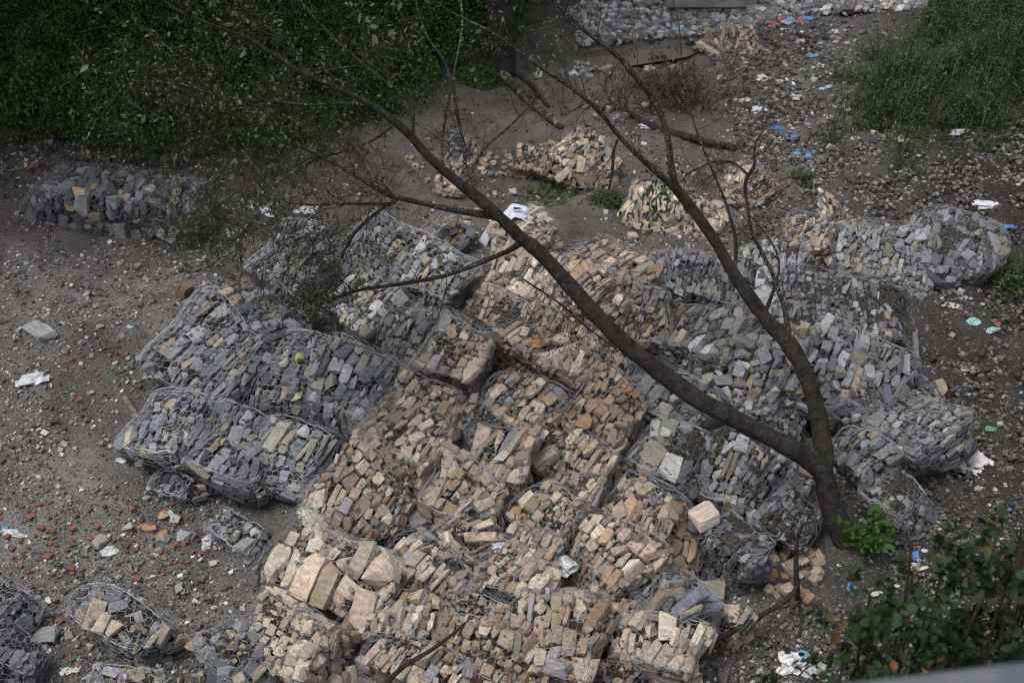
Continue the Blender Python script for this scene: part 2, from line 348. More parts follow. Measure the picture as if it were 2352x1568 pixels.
PAL = {
 'tan':   [(.45, .36, .265, .3), (.35, .25, .17, .8), (.50, .41, .33, .3), (.37, .30, .245, .4), (.46, .365, .29, .3), (.40, .31, .245, .2), (.31, .215, .135, 1), (.27, .26, .25, .1), (.54, .46, .37, .1)],
 'pale':  [(.50, .40, .31, .2), (.55, .47, .385, .1), (.46, .37, .29, .3), (.43, .34, .265, .3), (.40, .35, .31, .1)],
 'rust':  [(.37, .25, .165, 1), (.42, .32, .235, .7), (.31, .20, .125, 1), (.44, .35, .27, .4), (.27, .235, .20, .3), (.48, .39, .31, .2)],
 'grey':  [(.135, .14, .16, 0), (.19, .195, .21, 0), (.245, .25, .265, 0), (.165, .165, .17, .1), (.22, .215, .195, .1), (.30, .295, .28, 0), (.11, .115, .13, 0), (.33, .27, .20, .3)],
 'light': [(.30, .30, .31, 0), (.36, .355, .34, 0), (.23, .235, .25, 0), (.18, .185, .20, 0), (.40, .385, .35, 0), (.27, .26, .21, .15), (.33, .28, .22, .2)],
 'dark':  [(.085, .09, .105, 0), (.12, .125, .14, 0), (.16, .16, .17, 0), (.10, .10, .11, 0), (.21, .21, .215, 0)],
 'mix':   [(.20, .205, .22, 0), (.36, .28, .21, .5), (.27, .27, .27, 0), (.42, .34, .27, .3), (.15, .155, .17, 0), (.32, .25, .18, .7), (.30, .29, .265, .1)],
 'green': [(.17, .175, .15, 0), (.22, .22, .18, .1), (.13, .135, .125, 0), (.26, .25, .21, .1), (.11, .11, .11, 0), (.34, .29, .22, .3)],
}
def tint(pal, rs):
    c = np.array(PAL[pal][rs.integers(len(PAL[pal]))]); g = rs.uniform(.68, 1.38) * (1.12 if pal in ('tan', 'pale', 'rust', 'light') else 1); q = (c[:3] * .76 + c[:3].mean() * .24) * g * (np.array([1.0, .99, .93]) if c[0] > c[2] * 1.25 else np.array([.975, .985, 1.05])) * (1 + rs.uniform(-.04, .04, 3))
    return (*[float(v) for v in q], float(c[3] * rs.uniform(.3, 1.2)))

# ------------------------------------------------------------------ gabions
class Box:
    """rounded, slumped box: maps the cube [-1,1]^3 to world"""
    def __init__(s, C, dims, yaw, tilt, roll, rs, soft=5., ridge=0., slump=.06):
        s.C = np.array(C); s.h = np.array(dims) / 2; s.k = soft; s.ridge = ridge; s.slump = slump
        s.R = np.array((Matrix.Rotation(yaw, 3, 'Z') @ Matrix.Rotation(tilt, 3, 'X') @ Matrix.Rotation(roll, 3, 'Y')))
        s.ph = rs.uniform(0, 6.28, 9); s.sh = rs.uniform(-.26, .26, 3)
    def __call__(s, p, out=0.):
        p = np.asarray(p, float); q = p / (np.sum(np.abs(p) ** s.k, -1, keepdims=True) ** (1 / s.k) + 1e-9) * np.max(np.abs(p), -1, keepdims=True)
        x, y, z = q[..., 0], q[..., 1], q[..., 2]; f = s.ph
        r = 1 + s.slump * (np.sin(2.1 * x + f[0] + 1.3 * z) + np.sin(2.4 * y + f[1] - x) + .7 * np.sin(3.1 * z + f[2] + 2 * y))
        x2 = x * r * (1 - .08 * z) + s.sh[0] * z; y2 = y * r * (1 - .06 * z) + s.sh[1] * z
        z2 = z * (r - s.ridge * np.maximum(0, z) * np.abs(y) ** 1.2) + s.sh[2] * x
        d = np.stack([x2, y2, z2], -1) * s.h
        if out: d = d + out * p / (np.linalg.norm(p, axis=-1, keepdims=True)) * 1.4
        return s.C + d @ s.R.T
def bsp(A, B, size, rs, asp):
    out = []; st = [(0, 0, A, B)]
    if rs.random() < .8:                     # courses of slabs standing side by side
        st = []; sw = asp < 1; LA, LB = (B, A) if sw else (A, B); q = max(asp, 1 / asp); x = 0
        while x < LA - .02:
            w_ = min(size * .88 * min(math.exp(rs.normal(0, .3)), 1.5), LA - x); y = 0
            while y < LB - .02:
                l_ = min(w_ * q * rs.uniform(.55, 1.35), LB - y)
                if rs.random() < .22 and w_ > size * .7:
                    f = rs.uniform(.35, .65); out += [(x + w_ * f / 2, y + l_ / 2, w_ * f, l_), (x + w_ * (f + 1) / 2, y + l_ / 2, w_ * (1 - f), l_)]
                else: out.append((x + w_ / 2, y + l_ / 2, w_, l_))
                y += l_
            x += w_
        if sw: out = [(b, a, d, c) for (a, b, c, d) in out]
        return out
    while st:
        x, y, a, b = st.pop(); tgt = size * min(math.exp(rs.normal(0, .42)), 1.55); b2 = b / asp
        if max(a, b2) > 2.0 * tgt or (a * b2 > 1.9 * tgt * tgt):
            f = rs.uniform(.35, .65)
            if a > b2: st += [(x, y, a * f, b), (x + a * f, y, a * (1 - f), b)]
            else: st += [(x, y, a, b * f), (x, y + b * f, a, b * (1 - f))]
        else: out.append((x + a / 2, y + b / 2, a, b))
    return out
CW = None
FACES = [(2, 1), (1, -1), (0, 1), (0, -1), (1, 1)]
def face_pts(ax, sg, s_, t_):
    p = np.empty(np.shape(s_) + (3,)); o = [k for k in range(3) if k != ax]
    p[..., ax] = sg; p[..., o[0]] = s_; p[..., o[1]] = t_; return p
def hexedges(A, B, rs, flip, cw=.082, ch=.105):
    if flip: E0, E1 = hexedges(B, A, rs, False, cw, ch); return E0[:, ::-1], E1[:, ::-1]
    ni = int(A / cw) + 3; nj = int(B / (ch * .75)) + 3
    j, i = np.meshgrid(np.arange(-1, nj), np.arange(-1, ni)); i = i.ravel(); j = j.ravel()
    cx = i * cw + (j % 2) * cw / 2; cy = j * ch * .75
    T = np.stack([cx, cy + ch / 2], 1); UL = np.stack([cx - cw / 2, cy + ch / 4], 1); UR = np.stack([cx + cw / 2, cy + ch / 4], 1); LR = np.stack([cx + cw / 2, cy - ch / 4], 1)
    E0 = np.concatenate([UL, T, UR]); E1 = np.concatenate([T, UR, LR])
    ph = rs.uniform(0, 50)
    def jit(p):
        q = p.copy(); q[:, 0] += .045 * vn(p[:, 0] * 4 + ph, p[:, 1] * 4, 1) + .02 * vn(p[:, 0] * 19 + ph, p[:, 1] * 19, 2) + .12 * vn(p[:, 0] * 1.5 + ph, p[:, 1] * 1.5, 5)
        q[:, 1] += .045 * vn(p[:, 0] * 4, p[:, 1] * 4 + ph, 3) + .02 * vn(p[:, 0] * 19, p[:, 1] * 19 + ph, 4); return q
    E0, E1 = jit(E0), jit(E1); inside = lambda p: (p[:, 0] > -.01) & (p[:, 0] < A + .01) & (p[:, 1] > -.01) & (p[:, 1] < B + .01)
    k = inside(E0) & inside(E1); return np.clip(E0[k], 0, [A, B]), np.clip(E1[k], 0, [A, B])
GCOUNT = [0]
def gabion(cx, cy, wpx, hpx, pal, yaw, size, label, tilt=8, roll=0, asp=1.9, net=1., mud=0, ridge=0, soft=7., pal2=None, wire=(.25, .26, .285), hf=.52, slump=.115, group=True, jit=9, mudc=None):
    rs = np.random.default_rng(int(cx * 7 + cy * 13)); 
    p0 = P(cx, cy, .3, terr0); s = FP / depth_of(p0); W = wpx / s; H = hpx / s; pa = math.atan2(CAMH - .3, math.hypot(p0[0], p0[1]))
    ya = math.radians(yaw); kf = .9 if (cy < 560 and cx > 1010) or cy < 120 else 1.1; W *= kf; H *= kf; h = hf * H / math.cos(pa); rem = (H - .62 * h * math.cos(pa)) / math.sin(pa)
    ca, sa = abs(math.cos(ya)), abs(math.sin(ya)); g_ = min(max((W - rem) / (W + rem) * 1.3, -.45), .6); m_ = .5 * (W + rem) / (.5 * (ca + sa) + .38)
    Lu = m_ * (1 + g_) if ca > sa else m_ * (1 - g_); Lv = m_ * (1 - g_) if ca > sa else m_ * (1 + g_)
    if soft < 12: tilt = tilt + 8 + rs.normal(0, 7); roll += rs.normal(0, 9); ya += math.radians(rs.normal(0, 6))
    else: Lu *= .80; Lv *= .8; h *= 1.0
    C = P(cx, cy, h * .40, terr0)
    root = thing('gabion', label, 'gabion', (C[0], C[1], C[2] - h / 2), 'collapsed wire gabions filled with stone' if group else None)
    B = Box(np.array([0, 0, h / 2]), (Lu, Lv, h), ya, math.radians(tilt), math.radians(roll), rs, soft, ridge, slump)
    L0 = np.array(root.location)
    # core
    g = np.linspace(-1, 1, 9); gs, gt = np.meshgrid(g, g); acc = Acc()
    for ax in range(3):
        for sg in (-1, 1):
            pp = face_pts(ax, sg, gs, gt) ; pp = pp.reshape(-1, 3); k = B(pp * .80); k = k + .02 * RNG.normal(size=k.shape)
            i = (np.arange(8)[:, None] * 9 + np.arange(8)[None]).ravel(); q = np.stack([i, i + 1, i + 10, i + 9], 1)
            if (ax == 1) == (sg > 0): q = q[:, ::-1]
            acc.add(k, q)
    link('rubble_core', acc.mesh('rubble_core', M_CORE), root)
    # stones on faces that can be seen from near the camera
    view = O - L0; view /= np.linalg.norm(view); size *= .74
    D = [Lu, Lv, h]
    while True:
      cells = []; seen_ = 0
      for ax, sg in FACES:
        nrm = B.R[:, ax] * sg
        if float(nrm @ view) < -.15: continue
        o = [k for k in range(3) if k != ax]; A_, B_ = D[o[0]], D[o[1]]
        a_ = asp if ax == 2 or (ax == 1 and rs.random() < .65) else 1 / asp
        for (x, y, a, b) in bsp(A_, B_, size, rs, a_): cells.append((ax, sg, x / A_ * 2 - 1, y / B_ * 2 - 1, a, b))
      if len(cells) < 299: break
      size *= 1.07
    for (ax, sg, s_, t_, a, b) in cells:
        ax = int(ax); e = .04; q = face_pts(ax, sg, np.array([s_, min(s_ + e, 1), s_ ]), np.array([t_, t_, min(t_ + e, 1)]))
        if s_ + e > 1: continue
        w3 = B(q); du = w3[1] - w3[0]; dv = w3[2] - w3[0]; lu = np.linalg.norm(du) / e; lv = np.linalg.norm(dv) / e
        if lu < 1e-5 or lv < 1e-5: continue
        du /= np.linalg.norm(du); n = np.cross(du, dv); n /= np.linalg.norm(n); 
        if n @ (w3[0] - B.C) < 0: n = -n
        dv = np.cross(n, du); o = [k for k in range(3) if k != ax]
        a2 = a * lu / (D[o[0]] / 2); b2 = b * lv / (D[o[1]] / 2); a2 = max(a2, .6 * a); b2 = max(b2, .6 * b)
        dep = min(max(.75 * min(a2, b2), .07), .3) * rs.uniform(.85, 1.3)
        u = rs.random(); lib = BLOCKS if u < .76 else (SHARDS if u < .93 else ROUNDS)
        me = lib[rs.integers(len(lib))]; gf = rs.uniform(.98, 1.16)
        R = Matrix((du, dv, n)).transposed() @ Matrix.Rotation(math.radians(rs.normal(0, jit)), 3, 'Z') @ Matrix.Rotation(math.radians(rs.normal(0, jit * .8)), 3, 'X') @ Matrix.Rotation(math.radians(rs.normal(0, jit * .8)), 3, 'Y')
        sv = (a2 * gf, b2 * gf, dep); 
        if rs.random() < .5: R = R @ Matrix.Rotation(math.pi, 3, 'X')
        pos = w3[0] - n * (dep * .46 - rs.uniform(-.055, .03))
        ob = bpy.data.objects.new('stone', me); COL.objects.link(ob); ob.parent = root
        ob.matrix_local = Matrix.Translation(pos) @ R.to_4x4() @ Matrix.Diagonal((*sv, 1))
        ob.color = tint(pal2 if (pal2 and rs.random() < .22) else pal, rs)
    # small chips packed between the stones, tint darkened as painted crevice shade
    nch = int(min(Lu * Lv + Lu * h + Lv * h, 5) * 130); CV = []; CC = []
    cube = np.array([[-1, -1, -1], [1, -1, -1], [1, 1, -1], [-1, 1, -1], [-1, -1, 1], [1, -1, 1], [1, 1, 1], [-1, 1, 1]], float)
    for ax, sg in FACES:
        if float((B.R[:, ax] * sg) @ view) < -.15: continue
        o = [k for k in range(3) if k != ax]; m_ = int(nch * D[o[0]] * D[o[1]] / (Lu * Lv + Lu * h + Lv * h)) + 2
        ps = rs.uniform(-1, 1, (m_, 2)); cpos = B(face_pts(ax, sg, ps[:, 0], ps[:, 1]) * rs.uniform(.76, .93, m_)[:, None]) 
        rr = np.exp(rs.normal(0, .35, m_)) * .024 * (size / .15) ** .5; v = cube[None] * rs.uniform(.45, 1.1, (m_, 8, 3)) * rs.uniform(.5, 1.3, (m_, 1, 3))
        an = rs.uniform(0, 6.28, m_); ca_, sa_2 = np.cos(an), np.sin(an); v = np.stack([v[..., 0] * ca_[:, None] - v[..., 2] * sa_2[:, None], v[..., 1], v[..., 0] * sa_2[:, None] + v[..., 2] * ca_[:, None]], -1); v = np.stack([v[..., 0] * sa_2[:, None] - v[..., 1] * ca_[:, None], v[..., 0] * ca_[:, None] + v[..., 1] * sa_2[:, None], v[..., 2]], -1)
        CV.append(v * rr[:, None, None] + cpos[:, None]); CC += [tint(pal2 if (pal2 and rs.random() < .22) else pal, rs)[:3] for _ in range(m_)]
    CV = np.concatenate(CV); q6 = np.array([[0, 3, 2, 1], [4, 5, 6, 7], [0, 1, 5, 4], [1, 2, 6, 5], [2, 3, 7, 6], [3, 0, 4, 7]])
    o = link('stone_chips', mesh_np('stone_chips', CV.reshape(-1, 3), ((np.arange(len(CV)) * 8)[:, None, None] + q6[None]).reshape(-1, 4), M_PEB, np.repeat(np.array(CC) * .5, 8, 0)), root); o['kind'] = 'stuff'
    # netting
    if net:
        E0 = []; E1 = []; fl = rs.random() < .5
        for ax, sg in FACES:
            o = [k for k in range(3) if k != ax]; A_, B_ = D[o[0]], D[o[1]]
            a0, a1 = hexedges(A_, B_, rs, fl)
            k = rs.random(len(a0)) < .97 * net; a0, a1 = a0[k], a1[k]
            for src, dst in ((a0, E0), (a1, E1)):
                q = face_pts(ax, sg, src[:, 0] / A_ * 2 - 1, src[:, 1] / B_ * 2 - 1); w_ = B(q, .02)
                w_ = w_ + .010 * np.stack([vn(src[:, 0] * 11, src[:, 1] * 11, 6 + m) for m in range(3)], 1) * 2
                dst.append(w_)
        V1, F1 = seg_prisms(np.concatenate(E0), np.concatenate(E1), .0019)
        ed0 = []; ed1 = []; tt = np.linspace(-1, 1, 22)
        for (fa, sa_, fb, sb) in [(2, 1, 0, 1), (2, 1, 0, -1), (2, 1, 1, 1), (2, 1, 1, -1), (0, 1, 1, -1), (0, -1, 1, -1), (0, 1, 1, 1)]:
            fc = 3 - fa - fb
            for w_ in range(int(rs.integers(0, 4))):
                q = np.zeros((22, 3)); q[:, fa] = sa_; q[:, fb] = sb; q[:, fc] = tt; q[:, fb] -= sb * .05 * w_ * (1 + .8 * np.sin(tt * 9 + w_)); k = B(q, .022) + .03 * np.stack([vn(tt * 3 + w_ * 2, tt * 0 + m + cx, 9) for m in range(3)], 1) + rs.normal(0, .004, (22, 3)); ed0.append(k[:-1]); ed1.append(k[1:])
        if not ed0: ed0, ed1 = [E0[0][:2]], [E1[0][:2]]
        V2, F2 = seg_prisms(np.concatenate(ed0), np.concatenate(ed1), .0022)
        ac = Acc(); ac.add(V1, F1); ac.add(V2, F2); o = link('netting', ac.mesh('netting', M_WIRE), root); wa = np.array(wire) * (.72 if sum(wire) > .75 else 1); o.color = (*[float(v) for v in wa], 1)
    if mud:
        n = 46; g = np.linspace(-.97, .97, n); gs, gt = np.meshgrid(g, g)
        for ax, sg in ((2, 1),) + (((1, -1),) if mud > .6 else ()):
            q = face_pts(ax, sg, gs, gt).reshape(-1, 3); f = fbm(gs.ravel() * 1.6 + cx, gt.ravel() * 1.6 + cy, 3, 3); thr = np.quantile(f, 1 - mud * .75)
            th = np.clip((f - thr) * 2.5, 0, 1); k = B(q) ; nr = B.R[:, ax] * sg
            k = k + nr * ((-.05 + .11 * np.sqrt(th) + .07 * fbm(gs.ravel() * 11, gt.ravel() * 11, 8, 3) * (th > 0)))[:, None]
            i = (np.arange(n - 1)[:, None] * n + np.arange(n - 1)[None]).ravel(); q4 = np.stack([i, i + 1, i + n + 1, i + n], 1)
            keep = (th[q4] > 0).any(1)
            o = link('mud_patch', mesh_np('mud_patch', k, q4[keep], M_SOIL, np.tile(mudc or (.10, .085, .072), (len(k), 1)), False), root)
    GCOUNT[0] += len(cells); return root, B

print('T p2', time.time()-_t0)
GAB = [
 # cx, cy, w, h, palette, yaw, stone size, label, options   (listed from the front of the pile to the back)
 (760,1308,265,215,'pale',-30,.2,'pale tan gabion of large split slabs jutting over bare silt at the lower left edge',dict(asp=1.9,soft=7,tilt=16)),
 (690,1490,200,190,'pale',-28,.17,'cream gabion spilling blocks in the lower left corner gap beside bare silt',dict(asp=1.2,tilt=12)),
 (560,1500,190,150,'mix',-40,.18,'loose sagging gabion with one big white boulder near the bottom edge',dict(tilt=10,asp=1.3,jit=25)),
 (1003,1332,215,175,'tan',-38,.14,'humped tan gabion with a crease down its middle below the loose grey block',dict(ridge=.35,soft=4)),
 (940,1425,215,170,'tan',-30,.14,'tan gabion merging into its neighbours between the large slabs and the bottom edge',dict(tilt=14)),
 (1090,1415,210,150,'tan',-25,.15,'flattened tan gabion with long orange slabs above the thin brown branch',dict(asp=2.2,tilt=14)),
 (960,1525,220,150,'tan',-30,.14,'tan gabion at the bottom edge crossed by a thin brown branch',dict(tilt=10)),
 (1100,1520,200,150,'rust',-22,.17,'orange brown gabion at the bottom edge with black gaps between its blocks',dict(tilt=18,asp=1.4)),
 (1203,1340,190,160,'tan',-30,.16,'tan gabion with pale split slabs directly left of the green and white plastic bag',dict(asp=1.8,pal2='pale',tilt=15)),
 (1260,1445,230,200,'tan',-25,.18,'wide slumped gabion of long tilted tan blocks below the plastic bag',dict(asp=2,tilt=20,jit=14)),
 (1250,1550,190,120,'tan',-20,.15,'tan gabion cut by the bottom edge near the middle of the view',dict(tilt=12)),
 (1381,1300,180,210,'tan',-48,.13,'domed tan gabion of tight small blocks right of the plastic bag',dict(asp=1.6,soft=5,tilt=12,pal2='rust')),
 (1420,1400,170,130,'tan',-40,.12,'low tan gabion with bunched grey netting along its left side',dict(tilt=16,pal2='grey')),
 (1480,1490,240,150,'pale',-28,.2,'gabion of long pale diagonal slabs near the green sprig at the bottom',dict(asp=2.4,tilt=16,jit=14)),
 (1390,1555,180,90,'mix',-20,.15,'dirt choked gabion at the bottom edge left of the green sprig',dict(mud=.4)),
 (1540,1375,165,215,'grey',-58,.13,'sharp ridged gabion with dark slate on its left flank and tan stone on its right',dict(ridge=.75,soft=7,pal2='tan',asp=2.2,tilt=4)),
 (1495,1212,185,185,'rust',-35,.15,'orange and grey gabion half buried in dirt left of the pale flat block',dict(mud=.35,pal2='light',tilt=14)),
 (1680,1268,125,180,'grey',-50,.15,'muddy grey gabion behind the round boulder right of the pale flat block',dict(mud=.6,net=1)),
 (1656,1434,110,90,'rust',-35,.11,'small torn orange gabion under the fallen brown branch',dict(tilt=10)),
 (1275,1185,145,150,'tan',-45,.12,'squat tan gabion in the gap right of centre with a rusty cornerstone',dict(pal2='rust',asp=1.3,tilt=14)),
 (1227,1272,160,140,'tan',-36,.14,'tan and orange gabion just above the green and white plastic bag',dict(asp=1.7,pal2='rust',tilt=14)),
 (1071,1260,150,145,'tan',-42,.15,'tan gabion with steeply leaning slabs right of the loose grey block',dict(asp=2.2,tilt=14)),
 (851,1122,215,215,'tan',-32,.17,'big tan gabion bulging at the left edge of the tan stone above the large slabs',dict(asp=1.5,pal2='pale',tilt=14,soft=5)),
 (770,1195,130,120,'tan',-30,.12,'small tan gabion sloping down to the bare silt at the left edge of the pile',dict(tilt=16)),
 (1073,1152,205,150,'tan',-36,.16,'tan gabion with a broad smooth back in the centre of the lower pile',dict(asp=1.6,tilt=12)),
 (1150,1070,165,160,'tan',-38,.13,'tan gabion holding one bright white speckled slab',dict(asp=2,pal2='mix',tilt=14)),
 (1350,1101,150,165,'tan',-33,.14,'tan gabion of upright bricklike slabs below the rust orange gabion',dict(asp=2.2,tilt=15,pal2='rust')),
 (1388,970,165,160,'rust',-33,.15,'rust orange gabion with one large orange leaf shaped stone',dict(asp=1.8,tilt=13)),
 (1549,1050,160,150,'light',-30,.16,'pale grey gabion topped by a white stone under the leaning trunk',dict(pal2='grey',mud=.25,tilt=12)),
 (1717,1108,165,180,'light',-34,.16,'pale grey gabion half covered in soil directly under the fork of the tree',dict(mud=.45,tilt=10)),
 (1815,1190,120,150,'grey',-40,.13,'soil covered grey gabion pressed against the foot of the trunk',dict(mud=.7)),
 (2062,1160,130,125,'grey',-40,.13,'mud capped grey gabion right of the bright green plant',dict(mud=.7)),
 (1985,1070,110,150,'grey',-55,.13,'narrow grey gabion standing behind the foot of the trunk',dict(tilt=4)),
 (922,1015,220,165,'tan',-34,.16,'tan gabion with one wide orange stone at the upper left of the tan stone',dict(pal2='pale',tilt=14)),
 (984,935,165,130,'tan',-28,.14,'pinkish tan gabion wedged beside the dark grey gabions',dict(asp=2,pal2='pale',tilt=14)),
 (1205,940,190,150,'tan',-36,.14,'tan gabion strewn with leaf litter left of the rust orange gabion',dict(pal2='mix',tilt=12,asp=1.5)),
 (1105,985,120,110,'mix',-36,.11,'small pebbly gabion in the centre below the leaf litter',dict(tilt=12)),
 (1262,1045,130,130,'tan',-40,.12,'small dirt dusted tan gabion in the leaf filled channel left of the upright slab gabion',dict(mud=.4,tilt=14,pal2='rust')),
 (686,1063,170,160,'light',-22,.16,'whitish grey gabion facing the bare silt on the left',dict(pal2='light',asp=1.7,tilt=14,wire=(.40,.42,.48))),
 (540,1035,200,170,'grey',-30,.16,'blue grey gabion with stretched bright netting at the left foot of the pile',dict(asp=2.2,tilt=14,wire=(.42,.45,.53),pal2='dark')),
 (395,985,185,170,'grey',-25,.17,'sagging slate gabion furthest left in the pile beside the gravel',dict(tilt=14,wire=(.40,.43,.50),pal2='light')),
 (410,1120,95,60,'grey',-30,.1,'little flattened grey gabion end tucked under bright netting',dict(wire=(.42,.45,.53),net=.9)),
 (827,905,170,190,'light',-30,.16,'light grey gabion with knotted netting beside the pinkish tan gabion',dict(tilt=12,wire=(.38,.40,.47),pal2='grey')),
 (707,880,220,195,'grey',-28,.16,'dark grey gabion holding a lemon yellow stone',dict(tilt=14,asp=2,wire=(.36,.38,.44),pal2='green')),
 (543,815,250,215,'grey',-30,.15,'broad slate gabion under a tight sheet of netting on the left shoulder of the pile',dict(tilt=14,wire=(.38,.41,.48),pal2='mix')),
 (933,800,170,150,'green',-35,.13,'shadowy green grey gabion sunk behind the yellow stone gabion',dict(tilt=8)),
 (1056,820,150,160,'tan',-34,.16,'yellowish tan gabion of chunky blocks left of the rust red heap',dict(pal2='rust',tilt=14,asp=1.5)),
 (1237,790,260,150,'rust',-30,.13,'rust red gabion covered by dead twigs in the middle of the pile',dict(pal2='tan',tilt=12,jit=18)),
 (1150,735,150,90,'rust',-30,.12,'small deep orange gabion shaded by hanging twigs',dict(tilt=10)),
 (1378,862,150,110,'mix',-24,.14,'grey gabion with bunched dark netting just left of the big trunk',dict(tilt=12)),
 (1549,925,180,140,'green',-30,.14,'greenish grey gabion crossed by the big leaning trunk',dict(tilt=12)),
 (1735,890,225,215,'light',-18,.18,'open topped pale grey gabion of rounded blocks between the two trunks',dict(pal2='grey',asp=1.0,jit=26,tilt=10)),
 (1985,885,240,215,'grey',-12,.16,'large slate gabion under taut netting right of the second trunk',dict(pal2='light',tilt=8,jit=16)),
 (2105,1000,200,190,'grey',-50,.15,'rightmost grey gabion of the pile leaning over a dark hollow',dict(tilt=6,pal2='light')),
 (1615,790,190,160,'green',-30,.18,'green grey gabion of big leaning slates beyond the big trunk',dict(asp=1.8,tilt=14,pal2='light')),
 (1479,730,150,130,'mix',-28,.17,'gabion framed by a row of orange blocks around blue slates',dict(pal2='rust',tilt=16,asp=1.6)),
 (1590,655,210,110,'grey',-24,.14,'low blue grey gabion with fine netting behind the pile of orange blocks',dict(tilt=10,wire=(.34,.36,.42))),
 (1749,632,150,105,'light',-10,.14,'flat light grey gabion behind the second trunk',dict(tilt=8)),
 (1950,720,280,150,'grey',-10,.10,'wide sunken gabion of fine grey chips on the right',dict(tilt=6,hf=.35,pal2='light')),
 (1400,620,150,170,'tan',-52,.15,'tan gabion crest left of the blue grey gabion behind the trunk',dict(pal2='rust',asp=1.8,tilt=10)),
 (1395,715,110,100,'tan',-45,.14,'small tan gabion squeezed under the big trunk',dict(tilt=10)),
 (1215,540,150,170,'pale',-60,.2,'pale pink gabion at the top of the pile beside the draped white shirt',dict(soft=6,tilt=6,ridge=.2)),
 (1200,645,220,130,'pale',-34,.16,'pale pink gabion below the draped white shirt',dict(tilt=12)),
 (1325,690,140,130,'tan',-40,.14,'tan gabion half hidden behind the big trunk',dict(tilt=10)),
 (1022,540,140,120,'mix',-45,.14,'tan and grey gabion under the white shirt sleeve at the back left',dict(pal2='tan')),
 (1000,650,170,140,'light',-36,.16,'pale grey gabion with a smooth round boulder under the thin branch',dict(tilt=12,pal2='green')),
 (872,590,160,150,'grey',-34,.15,'slate gabion draped with loose bright netting at the back left',dict(wire=(.38,.41,.48),tilt=10,pal2='dark')),
 (855,710,180,140,'light',-36,.17,'pale grey gabion between the slate gabions under the thin branch',dict(tilt=12,pal2='green')),
 (680,610,190,150,'grey',-30,.15,'grey gabion mostly hidden by the hanging leafy twigs',dict(wire=(.36,.38,.45),pal2='light')),
 (655,735,150,120,'dark',-30,.14,'dark grey gabion in the shade of the hanging leafy twigs',dict(tilt=10)),
 (268,470,385,150,'grey',-7,.13,'dark blue grey gabion standing alone and square on the left bank',dict(soft=12,tilt=0,slump=.04,asp=1.2,wire=(.26,.27,.31),hf=.62,pal2='dark',jit=14)),
 (1325,360,165,140,'tan',-25,.15,'tan gabion heap beside the puddle behind the main pile',dict(pal2='pale',jit=18,soft=4)),
 (1360,400,120,80,'pale',-20,.13,'low pale gabion sagging over a dark hollow beside the puddle',dict(soft=4)),
 (1215,365,95,70,'tan',-10,.11,'small tan gabion scrap left of the heap beside the puddle',dict(jit=20)),
 (1050,350,110,80,'mix',-20,.11,'small burst gabion behind the thin upright branches',dict(jit=20)),
 (1030,415,90,75,'tan',-20,.11,'small tan gabion scrap crossed by the big leaning trunk',dict(jit=20)),
 (1535,482,210,125,'pale',-12,.15,'pale gabion under hanging leaves near the crossing of the trunks',dict(soft=4,pal2='tan')),
 (1710,432,125,115,'tan',-30,.12,'round tan gabion beside the thin dark upright branch',dict(soft=3)),
 (1850,540,150,110,'tan',-20,.12,'dome shaped tan gabion on the silt left of the big grey heap',dict(soft=3,jit=18)),
 (1910,480,60,50,'tan',-20,.1,'tiny tan gabion remnant with one upright stone on the silt',dict(jit=20)),
 (2035,595,200,150,'light',-15,.15,'left lump of the big grey heap on the right beyond the pile',dict(soft=3.2,jit=20,pal2='grey')),
 (2180,575,215,175,'grey',-25,.16,'right lump of the big grey heap on the right beyond the pile',dict(soft=3,jit=20,pal2='light')),
 (1692,103,150,62,'tan',8,.14,'furthest tan gabion lying near the river rubble',dict(soft=4,jit=20)),
 (20,1400,100,120,'grey',-30,.16,'grey gabion cut by the left edge near the bottom corner',dict(wire=(.34,.36,.42))),
 (35,1510,140,110,'dark',-30,.12,'bunched netting over dark stone in the bottom left corner',dict(wire=(.36,.38,.46))),
 (290,1440,205,140,'mix',-30,.17,'torn gabion of pale slabs lying alone on the gravel at bottom left',dict(jit=25,wire=(.36,.38,.44),tilt=10)),
 (300,1560,150,70,'light',-20,.22,'netted white boulder gabion at the bottom edge on the left',dict(wire=(.38,.40,.46))),
 (562,1228,125,80,'light',-20,.15,'small crumpled grey gabion alone on the silt left of the pile',dict(wire=(.36,.38,.44),jit=18,net=.9)),
]
BOXES = {}
for i, (cx, cy, w_, h_, pal, yaw, size, lab, kw) in enumerate(GAB):
    BOXES[(cx, cy)] = gabion(cx, cy, w_, h_, pal, yaw, size, lab, **kw)
print('stones in gabions', GCOUNT[0])

print('T p3', time.time()-_t0)
def top_at(px, py):
    """first surface along the pixel's ray among gabions and ground (for things lying on the pile)"""
    dg = SC_DG; hit, loc, nr, _, ob, _ = SC.ray_cast(dg, Vector(O), Vector(ray(px, py)).normalized(), distance=60)
    return (np.array(loc), np.array(nr)) if hit else (P(px, py), np.array([0, 0, 1.]))
bpy.context.view_layer.update(); SC_DG = bpy.context.evaluated_depsgraph_get()

